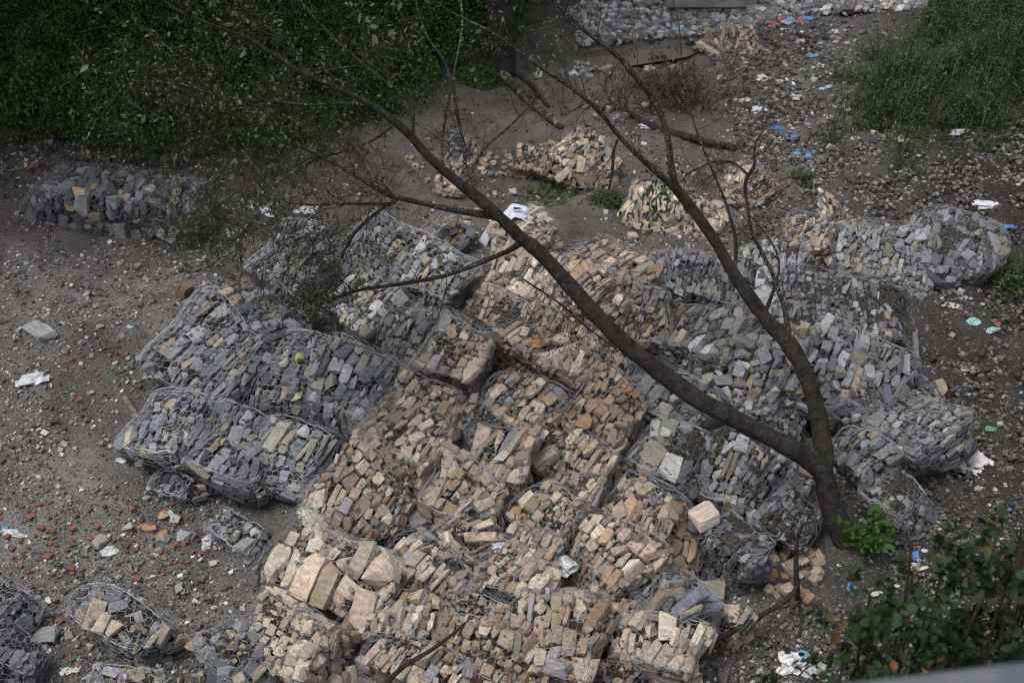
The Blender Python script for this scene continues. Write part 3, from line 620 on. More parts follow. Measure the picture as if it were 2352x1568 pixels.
BIGR = [rock_mesh('loose_rock', 'block', _rs, M_STONE) for _ in range(10)]
def rock(px, py, wpx, hpx, colr, label, cat='rock', yaw=None, flat=.7, group=None, name='loose_rock', me=None, onpile=False, sink=.12, rot=None):
    p, nr = top_at(px, py) if onpile else (P(px, py), None); s = FP / depth_of(p); W = wpx / s; H = hpx / s / .85
    o = link(name, me or (SHARDS[RNG.integers(14)] if onpile and W < .3 else (BIGR[RNG.integers(10)] if W > .3 or RNG.random() < .3 else SHARDS[RNG.integers(14)]))); o.scale = (W, H, min(W, H) * flat)
    o.location = p + np.array([0, 0, min(W, H) * flat * (.5 - sink)]); y = RNG.uniform(-.4, .4) if yaw is None else math.radians(yaw)
    o.rotation_euler = rot or (RNG.uniform(-.2, .2), RNG.uniform(-.2, .2), y); o.color = colr; tag(o, label, cat, group); return o
LR = [(1615,1192,82,52,(.55,.46,.38,.05),'pale flat block lying on mud between the orange gabion and the muddy grey one',35,.45,1),
 (968,1204,78,52,(.20,.20,.225,.1),'dark blue grey block with pale veins lodged between tan gabions',20,.6,1),
 (1634,1377,80,58,(.27,.25,.20,.1),'rounded weathered boulder in the hollow right of the sharp ridged gabion',-5,.7,0),
 (1282,1328,38,34,(.48,.42,.30,.1),'small cream block just below the green and white plastic bag',0,.8,1),
 (1422,1178,52,38,(.45,.34,.27,.2),'tan loose block resting on the orange gabion half buried in dirt',25,.6,1),
 (861,1382,34,36,(.27,.27,.255,0),'round grey core of concrete beside the large slabs',0,.7,0),
 (1453,547,26,18,(.50,.42,.34,.1),'single pale stone on the silt near the hanging leaves',0,.7,0),
 (423,673,38,34,(.16,.11,.085,.5),'dark reddish brown boulder on the gravel slope at left',-30,.8,0),
 (92,768,86,44,(.30,.30,.31,0),'long split grey slab lying on the gravel near the left edge',-42,.4,0),
 (1845,762,42,44,(.50,.41,.28,.3),'cream block on the pile right of the second trunk',0,.8,1),
 (1712,846,24,22,(.62,.61,.58,0),'small chalk white stone on the pile between the two trunks',0,.9,1),
 (1735,908,46,36,(.25,.215,.14,.1),'olive brown block among pale stones between the two trunks',-5,.8,1),
 (1905,466,26,26,(.46,.34,.24,.2),'upright tan stone on the silt beyond the dome shaped tan gabion',0,1,0),
 (230,1247,28,36,(.36,.35,.33,0),'grey triangular stone among the brick rubble at lower left',-30,.6,0),
 (295,1217,34,28,(.42,.38,.33,0),'pale wedge shaped stone in the brick rubble at lower left',-20,.5,0),
 (408,1197,38,30,(.40,.37,.33,0),'pale round stone in the brick rubble at lower left',0,.5,0),
 (422,1237,40,32,(.33,.34,.35,0),'light grey round stone right of the brick rubble',0,.5,0),
 (375,1232,38,28,(.44,.31,.20,.4),'orange tan wedge in the brick rubble at lower left',20,.5,0),
 (378,1184,26,28,(.46,.33,.20,.4),'small orange tan stone at the top of the brick rubble',0,.6,0),
 (338,1214,52,20,(.44,.27,.16,.6),'flat orange stone lying in the brick rubble',0,.4,0),
 (510,1517,70,70,(.40,.40,.40,0),'big rough white boulder at bottom left of the cream gabion',0,.8,0),
 (355,1463,26,78,(.52,.45,.36,.1),'long cream slab on the torn gabion at bottom left',-18,.4,1),
 (266,1452,46,40,(.48,.41,.31,.1),'cream block leaning on the torn gabion at bottom left',25,.6,1),
 (232,750,26,16,(.26,.27,.29,0),'flat grey stone on the gravel slope below the lone square gabion',0,.5,0),
 (105,1465,64,44,(.27,.27,.27,0),'flat grey boulder between the netting bundle and the torn gabion',0,.4,0),
 (545,835,22,22,(.13,.13,.14,0),'dark stone at the edge of the slate gabion netting',0,.6,1),
 (210,905,20,14,(.40,.38,.35,0),'small white stone on the upper gravel slope',0,.5,0),
 (45,492,24,18,(.36,.35,.34,0),'pale stone left of the lone square gabion',0,.5,0),
 (690,826,26,22,(.50,.48,.16,0),'lemon yellow stone at the top of the dark grey gabion',20,.8,1),
 (687,915,26,36,(.50,.49,.32,0),'yellow and white oval stone in the dark grey gabion',-20,.8,1),
 (655,838,22,44,(.48,.46,.36,0),'cream elongated stone in the dark grey gabion',-15,.7,1),
 (1346,975,44,50,(.34,.22,.145,1),'large orange leaf shaped stone on the rust orange gabion',-30,.5,1),
 (160,480,40,20,(.44,.33,.21,.3),'tan slab in the left end of the lone square gabion',-35,.5,1),
 (188,446,34,34,(.46,.35,.23,.3),'tan curved stone in the face of the lone square gabion',30,.5,1),
 (218,430,24,26,(.40,.28,.17,.5),'rusty stone near the top of the lone square gabion',0,.5,1),
 (128,452,34,14,(.42,.33,.22,.3),'thin tan stone at the far left of the lone square gabion',-15,.5,1),
 (1534,1001,34,22,(.56,.55,.50,0),'white rounded stone on the pale grey gabion under the leaning trunk',-15,.8,1),
 (1156,1050,26,56,(.58,.52,.45,.1),'bright white speckled slab lying across the tan gabion',-35,.5,1),
 (1237,790,40,44,(.22,.125,.08,1),'deep rust red block in the twig covered heap',0,.6,1),
]
for (px, py, w_, h_, c, lab, yaw, fl, pile) in LR: rock(px, py, w_, h_, c, lab, yaw=yaw, flat=fl, onpile=bool(pile))

# scattered countable stones and brick pieces on the open ground
def scatter(poly_px, n, seed):
    rs = np.random.default_rng(seed); xs = [p[0] for p in poly_px]; ys = [p[1] for p in poly_px]; out = []
    while len(out) < n:
        k = n * 2; x = rs.uniform(min(xs), max(xs), k); y = rs.uniform(min(ys), max(ys), k); m = in_poly(x, y, poly_px)
        out += list(zip(x[m], y[m]))
    return out[:n], rs
LEFTP = [(0, 560), (430, 560), (500, 700), (400, 850), (300, 930), (330, 1080), (430, 1170), (560, 1190), (680, 1150), (640, 1350), (740, 1400), (800, 1568), (0, 1568)]
BR1 = [(0, 1160), (250, 1130), (520, 1150), (560, 1230), (330, 1340), (0, 1330)]
brick_me = [rock_mesh('brick_piece', 'block', _rs, M_BRICK) for _ in range(5)]
k = 0
for poly, n, seed in ((BR1, 75, 3), (LEFTP, 95, 4), ([(440, 1400), (560, 1380), (520, 1440), (430, 1440)], 5, 6)):
    pts, rs = scatter(poly, n, seed)
    for (px, py) in pts:
        sz = rs.uniform(9, 19) if poly is BR1 else rs.uniform(6, 13); asp = rs.uniform(.5, .9)
        g = rs.uniform(.75, 1.2); o = rock(px, py, sz, sz * asp, (.20 * g, .078 * g, .052 * g, 1), 'broken red brick piece lying in the grey gravel left of the pile', 'brick', yaw=rs.uniform(-70, 70), group='red brick pieces scattered on the gravel', name='brick_piece', me=brick_me[k % 5], flat=.6); k += 1
pts, rs = scatter(LEFTP, 210, 8)
for (px, py) in pts:
    sz = rs.uniform(7, 17) * rs.uniform(.7, 1.15); g = rs.uniform(.10, .40); wm = rs.uniform(-.02, .05)
    rock(px, py, sz, sz * rs.uniform(.5, .9), (g + wm, g, g - wm * .7, .1), 'small loose stone on the gravel slope left of the pile', 'stone', yaw=rs.uniform(-80, 80), group='loose stones on the left gravel slope', name='loose_stone', me=ROUNDS[int(rs.integers(8))] if rs.random() < .5 else SHARDS[int(rs.integers(14))], flat=.6)
SPOIL = [(1745, 1275), (1890, 1270), (1870, 1390), (1790, 1380), (1735, 1340)]
pts, rs = scatter(SPOIL, 46, 12)
for (px, py) in pts:
    sz = rs.uniform(16, 34); c = PAL['rust'][int(rs.integers(6))]
    rock(px, py, sz, sz * rs.uniform(.6, .9), c, 'orange stone in the small spilt heap below the foot of the tree', 'stone', yaw=rs.uniform(-60, 60), group='spilt orange stones below the tree', name='spilt_stone', me=BLOCKS[int(rs.integers(34))], flat=.7)
for (cx, cy, rx, ry, n, pal) in ((1250, 345, 30, 20, 14, 'tan'), (1110, 375, 60, 25, 30, 'mix'), (1180, 400, 45, 14, 14, 'tan'), (1500, 610, 60, 14, 30, 'tan'), (1400, 255, 50, 25, 26, 'mix'), (2120, 680, 110, 16, 22, 'light'), (1020, 385, 50, 30, 30, 'mix'), (1930, 650, 70, 18, 16, 'grey'), (1345, 165, 50, 14, 30, 'light')):
    rs = np.random.default_rng(cx)
    for q in range(n):
        px, py = cx + rs.normal() * rx * .6, cy + rs.normal() * ry * .6; sz = rs.uniform(9, 20)
        rock(px, py, sz, sz * rs.uniform(.6, .9), tint(pal, rs), 'loose stone spilled on the silt behind the pile', 'stone', yaw=rs.uniform(-60, 60), group='stones spilled behind the pile', name='spilt_stone', me=BLOCKS[int(rs.integers(34))], flat=.8)

# pebbles: nobody could count them
def pebbles():
    rs = np.random.default_rng(31); n = 110000
    y = 8.3 + (rs.random(n) ** 1.15) * 19; x = rs.uniform(-1, 1, n) * (y * .42 + 1.6)
    z = terr(x, y); ib = in_poly(x, y, BANK); ig = in_poly(x, y, GRASS)
    wr = sst(1.5, 4.2, x - .25 * (y - 9)); keep = ~(ib & (rs.random(n) < .8)) & ~(ig & (rs.random(n) < .9)) & (fbm(x * 1.1, y * 1.1, 55, 4) * 1.8 + rs.random(n) * .8 > .12)
    keep &= (rs.random(n) > .3 * wr)
    keep &= ~((y > 16.6) & (x < 3.5) & (x > -3.5) & (rs.random(n) < .72))
    for Pd in PUDS: keep &= ~in_poly(x, y, Pd)
    x, y, z, wr = x[keep], y[keep], z[keep], wr[keep]; n = len(x)
    r = .0125 * np.exp(rs.normal(0, .5, n)).clip(.45, 4.2) * (1 + .3 * (y > 17))
    base = np.array([[-1, -1, -1], [1, -1, -1], [1, 1, -1], [-1, 1, -1], [-1, -1, 1], [1, -1, 1], [1, 1, 1], [-1, 1, 1]], float)
    V = base[None] * rs.uniform(.45, 1.15, (n, 8, 3)) * np.stack([np.ones(n), rs.uniform(.5, 1, n), rs.uniform(.35, .8, n)], 1)[:, None]
    a = rs.uniform(0, 6.28, n); b_ = rs.uniform(-.6, .6, n); ca, sa, cb, sb = np.cos(a), np.sin(a), np.cos(b_), np.sin(b_)
    R = np.zeros((n, 3, 3)); R[:, 0, 0] = ca * cb; R[:, 0, 1] = -sa; R[:, 0, 2] = ca * sb; R[:, 1, 0] = sa * cb; R[:, 1, 1] = ca; R[:, 1, 2] = sa * sb; R[:, 2, 0] = -sb; R[:, 2, 2] = cb
    V = np.einsum('nij,nkj->nki', R, V) * r[:, None, None] + np.stack([x, y, z + r * .45], 1)[:, None]
    q = np.array([[0, 3, 2, 1], [4, 5, 6, 7], [0, 1, 5, 4], [1, 2, 6, 5], [2, 3, 7, 6], [3, 0, 4, 7]]); F = ((np.arange(n) * 8)[:, None, None] + q[None]).reshape(-1, 4)
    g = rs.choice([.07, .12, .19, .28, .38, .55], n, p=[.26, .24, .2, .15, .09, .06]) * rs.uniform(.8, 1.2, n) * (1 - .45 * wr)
    c = np.stack([g * 1.03, g, g * .97], 1); u = rs.random(n); m = (u < .06) & (x < -.5); c[m] = np.array([.24, .09, .06]) * rs.uniform(.7, 1.1, (m.sum(), 1)); m = (u > .85); c[m] *= [1.15, .98, .82]
    o = link('pebbles', mesh_np('pebbles', V.reshape(-1, 3), F, M_PEB, np.repeat(c, 8, 0))); tag(o, 'fine grey and brown pebbles strewn over the open ground', 'gravel', kind='stuff')
pebbles()

# river rubble at the far edge
def rubble(name, poly_px, n, szr, cols, seed, label, cat):
    pts, rs = scatter(poly_px, n, seed); ac = Acc()
    for (px, py) in pts:
        p = P(px, py, 0, terr0); s = FP / depth_of(p); r = rs.uniform(*szr) / s / 2
        v = rs.normal(size=(9, 3)); v /= np.abs(v).max(1, keepdims=True)
        base = np.array([[-1, -1, -1], [1, -1, -1], [1, 1, -1], [-1, 1, -1], [-1, -1, 1], [1, -1, 1], [1, 1, 1], [-1, 1, 1]]) * rs.uniform(.5, 1, (8, 3)) * [1, rs.uniform(.5, 1), rs.uniform(.4, .8)]
        Rm = np.array(Matrix.Rotation(rs.uniform(0, 6), 3, 'Z') @ Matrix.Rotation(rs.uniform(-.6, .6), 3, 'X'))
        c = np.array(cols[rs.integers(len(cols))]) * rs.uniform(.8, 1.2)
        ac.add(base @ Rm.T * r + p + [0, 0, r * .5 * rs.uniform(.3, 2)], [[0, 3, 2, 1], [4, 5, 6, 7], [0, 1, 5, 4], [1, 2, 6, 5], [2, 3, 7, 6], [3, 0, 4, 7]], c)
    o = link(name, ac.mesh(name, M_PEB)); tag(o, label, cat, kind='stuff')
RIV = [(1305, 20), (1560, -10), (2260, -30), (2200, 22), (1960, 30), (1800, 42), (1700, 70), (1560, 88), (1400, 100), (1330, 105)]
GREYS = [(.20, .20, .205), (.27, .265, .26), (.14, .14, .15), (.34, .33, .32), (.25, .21, .18), (.17, .165, .16)]
rubble('river_rubble', RIV, 2600, (7, 22), GREYS + [(.5, .5, .5), (.45, .45, .47)], 41, 'heaped grey river rubble mixed with rubbish at the far edge', 'rubble')
rubble('mud_clods', [(1500, 60), (1900, 60), (1980, 260), (2080, 310), (2352, 260), (2352, 480), (1950, 480), (1850, 560), (1700, 380), (1660, 150)], 3800, (4, 13), [(.10, .09, .08), (.07, .062, .055), (.14, .13, .12), (.20, .19, .18), (.055, .05, .045)], 42, 'dark clods and stones littering the far right slope', 'rubble')
rubble('slope_clods', [(1500, 500), (2352, 480), (2352, 1568), (1700, 1568), (1640, 1480), (1750, 1400), (2000, 1250), (2220, 1000), (2110, 700), (1850, 600)], 3800, (4, 15), [(.10, .09, .08), (.07, .062, .055), (.13, .115, .10), (.17, .15, .14), (.055, .05, .045)], 43, 'dark clods and grit on the muddy ground right of the pile', 'rubble')
# dead leaves and debris on ground and pile
def litter_leaves():
    rs = np.random.default_rng(61); V = []; n = 9000
    px = np.concatenate([rs.uniform(1000, 2352, 3000), rs.normal(1330, 40, 500), rs.normal(1560, 180, 500)]); py = np.concatenate([rs.uniform(200, 1568, 3000), rs.normal(1010, 130, 500), rs.normal(1150, 180, 500)])
    ac = []; 
    for a, b_ in zip(px, py):
        if not (0 < a < 2352 and 100 < b_ < 1568): continue
        if 600 < a < 1700 and b_ > 500 and abs(a - 1330) > 25 and rs.random() < .85: continue
        p = P2(a, b_) if (500 < a < 2150 and b_ > 450) else P(a, b_)
        if p is None: continue
        L = rs.uniform(.008, .024); d = rs.normal(size=3) * [1, 1, .35]; d /= np.linalg.norm(d); e = np.cross(d, [0, 0, 1]); e = e / np.linalg.norm(e) + [0, 0, rs.uniform(-.5, .5)]
        ac.append([p - d * L, p + e * L * .4, p + d * L, p - e * L * .4])
    V = np.array(ac).reshape(-1, 3) + [0, 0, .012]; F = np.arange(len(V)).reshape(-1, 4)
    o = link('dead_leaves', mesh_np('dead_leaves', V, F, M_LDEAD)); tag(o, 'brown dead leaves and bark bits scattered over pile and mud', 'leaf litter', kind='stuff')
def P2(a, b_):
    hit, loc, nr, _, ob, _ = SC.ray_cast(SC_DG, Vector(O), Vector(ray(a, b_)).normalized(), distance=60); return np.array(loc) if hit else None
litter_leaves()

print('T p4', time.time()-_t0)
# ------------------------------------------------------------------ the leaning tree
def D(pts, d0, d1, first=None):
    """branch centre line: (px, py, r_px) with view depth running from d0 to d1 metres"""
    n = len(pts); q = [at_depth(p[0], p[1], d0 + (d1 - d0) * i / (n - 1)) for i, p in enumerate(pts)]
    r = [.88 * p[2] * (d0 + (d1 - d0) * i / (n - 1)) / FP for i, p in enumerate(pts)]; return q, r
base = P(1926, 1232); TREE = thing('leaning_tree', 'dark lichen spotted tree forking into two long leaning trunks over the pile', 'tree', base); L0 = np.array(base)
d_b = depth_of(base)
LIMBS = {}
def limb(name, key, pts, d0, d1, m, sides=10, parent=TREE, off=L0):
    q, r = D(pts, d0, d1); V, F, C = tube(np.array(q) - off, r, sides, 5, .12, len(LIMBS)); o = link(name, mesh_np(name, V, F, m, None, True), parent); LIMBS[key] = (C + off, r); return o
limb('trunk', 'A', [(1946,1262,42),(1931,1215,33),(1905,1140,28),(1888,1085,29),(1850,1050,27),(1800,1020,26),(1700,968,25),(1600,915,24),(1500,842,23),(1420,775,22),(1330,680,20),(1250,590,19),(1190,540,17),(1150,500,15.5),(1080,440,14),(1000,375,12.5),(940,310,11.5),(900,275,10.5),(850,240,9),(780,205,8),(700,170,7.2),(620,120,6.2),(560,85,5.2),(480,55,4.3),(400,20,3.8),(330,-40,3)], d_b, 12.6, M_BARK, 14)
limb('trunk', 'B', [(1896,1100,24),(1892,1040,24),(1880,960,23),(1862,890,23),(1842,840,22),(1812,790,22),(1765,740,19),(1720,680,17.5),(1680,620,16),(1640,550,14.5),(1590,480,13.5),(1550,430,13)], d_b - .25, 15.2, M_BARKM, 14)
limb('root', 'R', [(1900,1120,20),(1925,1180,14),(1965,1215,9),(1990,1232,4)], d_b - .1, depth_of(P(1990, 1232)), M_BARK)
BR = [
 ('B1', [(1553,436,12),(1543,390,9.5),(1530,300,8.5),(1502,230,8),(1462,180,7.5),(1420,130,7),(1355,80,6),(1310,40,5),(1270,0,4.5),(1235,-45,4)], 15.2, 14.2),
 ('B2', [(1553,436,10),(1480,370,8),(1420,310,7),(1380,260,6.3),(1330,215,5.5),(1250,160,5),(1180,110,4.2),(1120,70,4),(1030,25,3.2),(975,-15,3)], 15.2, 13.3),
 ('B3', [(1810,780,12),(1803,715,7),(1770,620,5.5),(1730,540,5),(1718,480,4.7),(1712,420,5),(1732,380,4.5),(1735,330,3.2),(1762,290,2.4)], 15.4, 14.8),
 ('B4', [(1685,640,7),(1690,560,4.5),(1672,480,3.5),(1640,400,2.8),(1600,300,2.4),(1570,180,2.2),(1560,60,2),(1540,-20,2)], 15.2, 15.0),
 ('C', [(1160,506,13),(1130,496,10.5),(1080,488,9),(1020,478,8),(950,462,7.2),(900,450,6.8),(860,430,6),(800,395,5.2),(740,360,4.6),(650,320,4),(550,270,3.2),(450,220,2.6),(350,180,2.2)], 14.15, 12.9),
 ('C2', [(915,455,5.5),(895,468,5),(850,468,4.4),(780,468,3.6),(700,470,3),(620,455,2.4),(560,430,2)], 13.9, 13.6),
 ('C3', [(905,462,5.5),(860,492,4.6),(815,535,4),(785,590,3.2),(760,650,2.6),(735,700,2)], 13.9, 14.6),
 ('D', [(1200,552,12),(1175,572,8),(1130,592,7),(1060,620,6.3),(1000,638,5.8),(900,655,5.2),(830,665,4.5),(770,685,3.5),(700,715,2.5)], 14.4, 15.0),
 ('E', [(944,318,9),(948,265,5.5),(940,232,5),(900,198,4.5),(850,160,4.1),(790,110,3.8),(740,60,3.4),(700,15,3),(672,-25,3)], 13.8, 13.4),
 ('F', [(1088,446,9),(1070,400,5.3),(1066,340,4.8),(1052,270,4.5),(1040,200,4.1),(1020,140,3.8),(985,90,3.3),(965,40,3),(948,-25,3)], 14.0, 13.9),
 ('F2', [(1082,440,6),(1088,385,4),(1115,340,3.3),(1165,295,2.8),(1210,250,2.4),(1245,205,1.8)], 14.0, 14.6),
 ('F3', [(1018,388,5),(1015,325,4),(1025,260,3.7),(1040,180,3.2),(1062,60,2.7),(1055,-20,2.5)], 13.9, 14.6),
 ('Gb', [(855,243,8),(790,238,5),(700,241,4.5),(620,232,4),(520,225,3.2),(420,195,2.6),(300,185,2)], 13.6, 12.9),
 ('H', [(1420,318,4),(1410,345,4),(1407,385,4.2),(1399,435,2.6)], 14.9, 15.1),
 ('I', [(905,285,5),(860,320,3.4),(800,345,2.8),(720,370,2.4),(640,420,2)], 13.7, 14.3),
 ('J', [(1755,725,6),(1790,600,3),(1730,500,2.5)], 15.4, 15.6),
 ('K', [(1716,400,4),(1680,372,3.2),(1630,375,2.8),(1580,400,2.4)], 15.0, 14.9),
 ('Lw', [(1200,640,2.4),(1290,700,2.8),(1340,745,2.6),(1400,790,2.4)], 14.5, 15.3),
 ('Mw', [(560,290,2.4),(640,200,2),(760,160,2),(860,150,1.5)], 13.2, 13.6),
]
for key, pts, d0, d1 in BR: limb('branch', key, pts, d0, d1, M_BRANCH, 8)

# twigs grown from the limbs, and their leaves
def grow(C, rs, n, L, droop, out0, out1, rad, tips, kids=3, dirb=None, t0=.0, t1=1.):
    for _ in range(n):
        k = int(rs.uniform(t0, t1) * (len(C) - 1)); p = C[k].copy(); T = C[min(k + 1, len(C) - 1)] - C[k - 1 if k else 0]; T = T / (np.linalg.norm(T) + 1e-9)
        d = rs.normal(size=3); d -= T * np.dot(d, T); d /= np.linalg.norm(d); d = d * .8 + T * rs.uniform(.1, .9) + (dirb if dirb is not None else 0); d /= np.linalg.norm(d)
        twig(p, d, L * rs.uniform(.5, 1.3), rad * rs.uniform(.6, 1.2), rs, droop, out0, out1, tips, kids)
def twig(p, d, L, r, rs, droop, S, Rr, tips, kids):
    n = max(int(L / .06), 4); st = L / n; r0 = r
    for i in range(n):
        d = d + rs.normal(0, .16, 3) + np.array([0, 0, -droop * (.5 + i / n)]) * .1; d /= np.linalg.norm(d); q = p + d * st
        r1 = r0 * (1 - .75 * (i + 1) / n); S.append((p, q)); Rr.append((r, r1)); 
        if kids > 0 and rs.random() < .42: 
            e = d + rs.normal(0, .75, 3); e /= np.linalg.norm(e); twig(q, e, L * (1 - i / n) * rs.uniform(.35, .75), r1 * .75, rs, droop, S, Rr, tips, kids - 1)
        if i > n * .4 and rs.random() < .5: tips.append((q.copy(), d.copy()))
        p, r = q, r1
    tips.append((p, d))
rs = np.random.default_rng(99); S = []; Rr = []; TIPS = []; DT = []
for key, n, L, dr, kids, t0, t1 in [('A', 14, .9, .2, 3, .62, 1), ('C', 34, 1.0, .5, 3, .35, 1), ('C2', 22, .9, .8, 3, .3, 1), ('C3', 20, .7, .9, 3, .4, 1), ('D', 12, .7, .6, 3, .45, 1), ('Gb', 18, .8, .2, 3, .15, 1), ('E', 13, .6, 0, 3, .3, 1), ('F', 14, .7, 0, 3, .2, 1), ('F2', 9, .5, 0, 2, .3, 1), ('F3', 9, .5, 0, 2, .2, 1), ('I', 14, .8, .5, 3, .2, 1), ('Mw', 10, .7, 0, 3, 0, 1), ('B1', 16, .7, 0, 3, .3, 1), ('B2', 20, .7, .2, 3, .25, 1), ('B4', 10, .5, .1, 3, .3, 1)]:
    grow(LIMBS[key][0], rs, n, L, dr, S, Rr, .0052, TIPS, kids, None, t0, t1)
# hanging clusters over the left shoulder of the pile and the lone gabion
for (px, py, dep, n, sp, L) in [(500, 520, 14.0, 26, .42, .8), (440, 470, 14.2, 12, .3, .6), (740, 600, 14.9, 30, .45, .6), (640, 580, 14.8, 26, .45, .6), (720, 680, 15.2, 22, .4, .5), (420, 520, 14.4, 20, .35, .6), (340, 250, 13.4, 18, .8, .9), (560, 180, 13.3, 20, .9, .9), (720, 300, 14.0, 16, .7, .8), (450, 330, 13.6, 18, .7, .8), (300, 90, 13.2, 12, .8, .9), (560, 60, 13.2, 14, .8, .9)]:
    c = at_depth(px, py, dep)
    for _ in range(n):
        p = c + rs.normal(0, sp, 3) * .6; d = rs.normal(size=3) * [1, .7, .5] + [.4, 0, .1]; d /= np.linalg.norm(d); twig(p - d * L * .5, d, L * rs.uniform(.6, 1.2), .0045, rs, .5, S, Rr, TIPS, 3)
for key, n, L in [('B3', 26, .55), ('K', 14, .45), ('B2', 8, .4), ('Lw', 26, .5), ('H', 2, .2), ('B4', 8, .5), ('D', 8, .5), ('J', 6, .4)]:
    grow(LIMBS[key][0], rs, n, L, .8 if key in ('Lw', 'K') else .1, S, Rr, .0042, DT, 3, None, .1, 1)
for (px, py, dep, n, sp) in [(1500, 420, 15.0, 16, .35), (1330, 690, 15.2, 14, .3), (1240, 720, 15.2, 14, .35), (1400, 600, 15.4, 10, .25), (1720, 300, 15, 10, .35)]:
    c = at_depth(px, py, dep)
    for _ in range(n):
        p = c + rs.normal(0, sp, 3) * .6; d = rs.normal(size=3) * [1, .7, .6]; d /= np.linalg.norm(d); twig(p, d, rs.uniform(.2, .6), .0038, rs, .6, S, Rr, DT, 3)
A_ = np.array([s[0] for s in S]) - L0; B_ = np.array([s[1] for s in S]) - L0; ra = np.array([r[0] for r in Rr]).clip(.0014); rb = np.array([r[1] for r in Rr]).clip(.0012)
print('twig segments', len(A_), 'tips', len(TIPS), len(DT))
V, F = seg_prisms(A_, B_, (ra, rb)); o = link('twigs', mesh_np('twigs', V, F, M_TWIG), TREE); tag(o, kind='stuff')
def leafquads(tips, rs, smin, smax, wid=.5, per=1, droop=.6, spread=.02):
    V = []
    for (p, d) in tips:
        for _ in range(per):
            L = rs.uniform(smin, smax); e = d + rs.normal(0, .6, 3) + [0, 0, -droop]; e /= np.linalg.norm(e); s = np.cross(e, rs.normal(size=3)); s /= np.linalg.norm(s); n = np.cross(e, s); q = p + rs.normal(0, spread, 3)
            V.append([q, q + e * L * .35 + s * L * wid * .5 + n * L * .06, q + e * L + n * -.05 * L, q + e * L * .35 - s * L * wid * .5 + n * L * .06, q + e * L * .7 + s * L * wid * .38, q + e * L * .7 - s * L * wid * .38])
    return np.array(V)
F6 = np.array([[0, 1, 4, 5], [0, 5, 3, 3], [5, 4, 2, 2]])
def leafmesh(name, V, m):
    n = len(V); t = np.array([[0, 1, 4], [0, 4, 5], [0, 5, 3], [5, 4, 2]]); F = ((np.arange(n) * 6)[:, None, None] + t[None]).reshape(-1, 3); return mesh_np(name, V.reshape(-1, 3), F, m)
rs = np.random.default_rng(7); idx = rs.permutation(len(TIPS)); big = idx[:300]; rest = idx[300:7300]
LM = [leafmesh('leaf', leafquads([(np.zeros(3), np.array([0, 0, -1.]))], np.random.default_rng(k), 1, 1, .5, 1, 0, 0), M_LALD) for k in range(6)]
for k in big:
    p, d = TIPS[k]; o = link('leaf', LM[k % 6], TREE); o.location = p - L0; s = rs.uniform(.065, .11); o.scale = (s, s, s); o.rotation_euler = (rs.uniform(-.9, .9), rs.uniform(-.9, .9), rs.uniform(0, 6.28))
V = leafquads([TIPS[k] for k in rest], rs, .025, .06, .5); o = link('small_leaves', leafmesh('small_leaves', V - L0, M_LALD), TREE); tag(o, kind='stuff')
V = leafquads(DT[:2600], rs, .02, .045, .3, 1, 1.2); o = link('withered_leaves', leafmesh('withered_leaves', V - L0, M_LDEAD), TREE); tag(o, kind='stuff')
# one green leafy cluster hanging in front of the pale gabion
c = at_depth(1500, 470, 15.3); tp = [(c + rs.normal(0, .16, 3) * [1, .6, 1.2], np.array([0, 0, -1.])) for _ in range(130)] + [(at_depth(1540, 410, 15.1) + rs.normal(0, .12, 3), np.array([0, 0, -1.])) for _ in range(50)]
V = leafquads(tp, rs, .04, .08, .45); o = link('leaf_cluster', leafmesh('leaf_cluster', V - L0, M_LFRESH), TREE); tag(o, kind='stuff')

print('T tree', time.time()-_t0)
# ------------------------------------------------------------------ wood lying about
def pole(name, label, cat, pts, m, ups=None, sides=9, wob=.12):
    q = [P(p[0], p[1], (ups[i] if ups else p[2] / 200)) for i, p in enumerate(pts)]; r = [p[2] * depth_of(a) / FP for p, a in zip(pts, q)]
    V, F, C = tube(np.array(q) - q[0], r, sides, 5, wob, len(pts)); o = link(name, mesh_np(name, V, F, m, None, True)); o.location = q[0]; tag(o, label, cat); return o, C + q[0]
pole('fallen_branch', 'bare brown branch lying against the small torn orange gabion', 'branch', [(1622, 1478, 5), (1700, 1440, 6.5), (1770, 1400, 6), (1815, 1370, 6), (1836, 1330, 4)], M_TWIG, [.25, .3, .3, .28, .25])
o, C = pole('dead_sapling', 'thin dead upright sapling with bent twigs below the tree foot', 'sapling', [(1832, 1375, 7), (1828, 1290, 6), (1832, 1235, 5), (1845, 1205, 3.5), (1875, 1195, 2.5)], M_TWIG, [.05, .45, .7, .85, .9])
S = []; Rr = []; T2 = []; grow(C, rs, 9, .35, .3, S, Rr, .006, T2, 1)
V, F = seg_prisms(np.array([s[0] for s in S]) - np.array(o.location), np.array([s[1] for s in S]) - np.array(o.location), (np.array([r[0] for r in Rr]), np.array([r[1] for r in Rr]))); link('twigs', mesh_np('twigs', V, F, M_TWIG), o)['kind'] = 'stuff'
pole('driftwood_log', 'old peeling log lying down the bank between the greenery and the silt', 'log', [(1135, 150, 9), (1180, 195, 12), (1225, 240, 11), (1262, 272, 9), (1290, 292, 7)], M_LOG)
pole('thin_log', 'thin dark log beside the old peeling log', 'log', [(1150, 145, 5), (1210, 185, 6), (1260, 245, 5)], M_BARK)
pole('mossy_log', 'long dark log lying behind the crossing of the trunks', 'log', [(1440, 258, 7), (1500, 290, 8), (1580, 315, 9), (1690, 340, 7)], M_BARK)
pole('broken_limb', 'short bare limb poking from the green bank at left', 'branch', [(182, 245, 5), (230, 262, 6), (298, 276, 6)], M_WOOD, [.3, .35, .3])
pole('weathered_stick', 'short grey stick beside the furthest left slate gabion', 'stick', [(285, 910, 7), (302, 935, 7.5), (322, 965, 6)], M_WOOD)
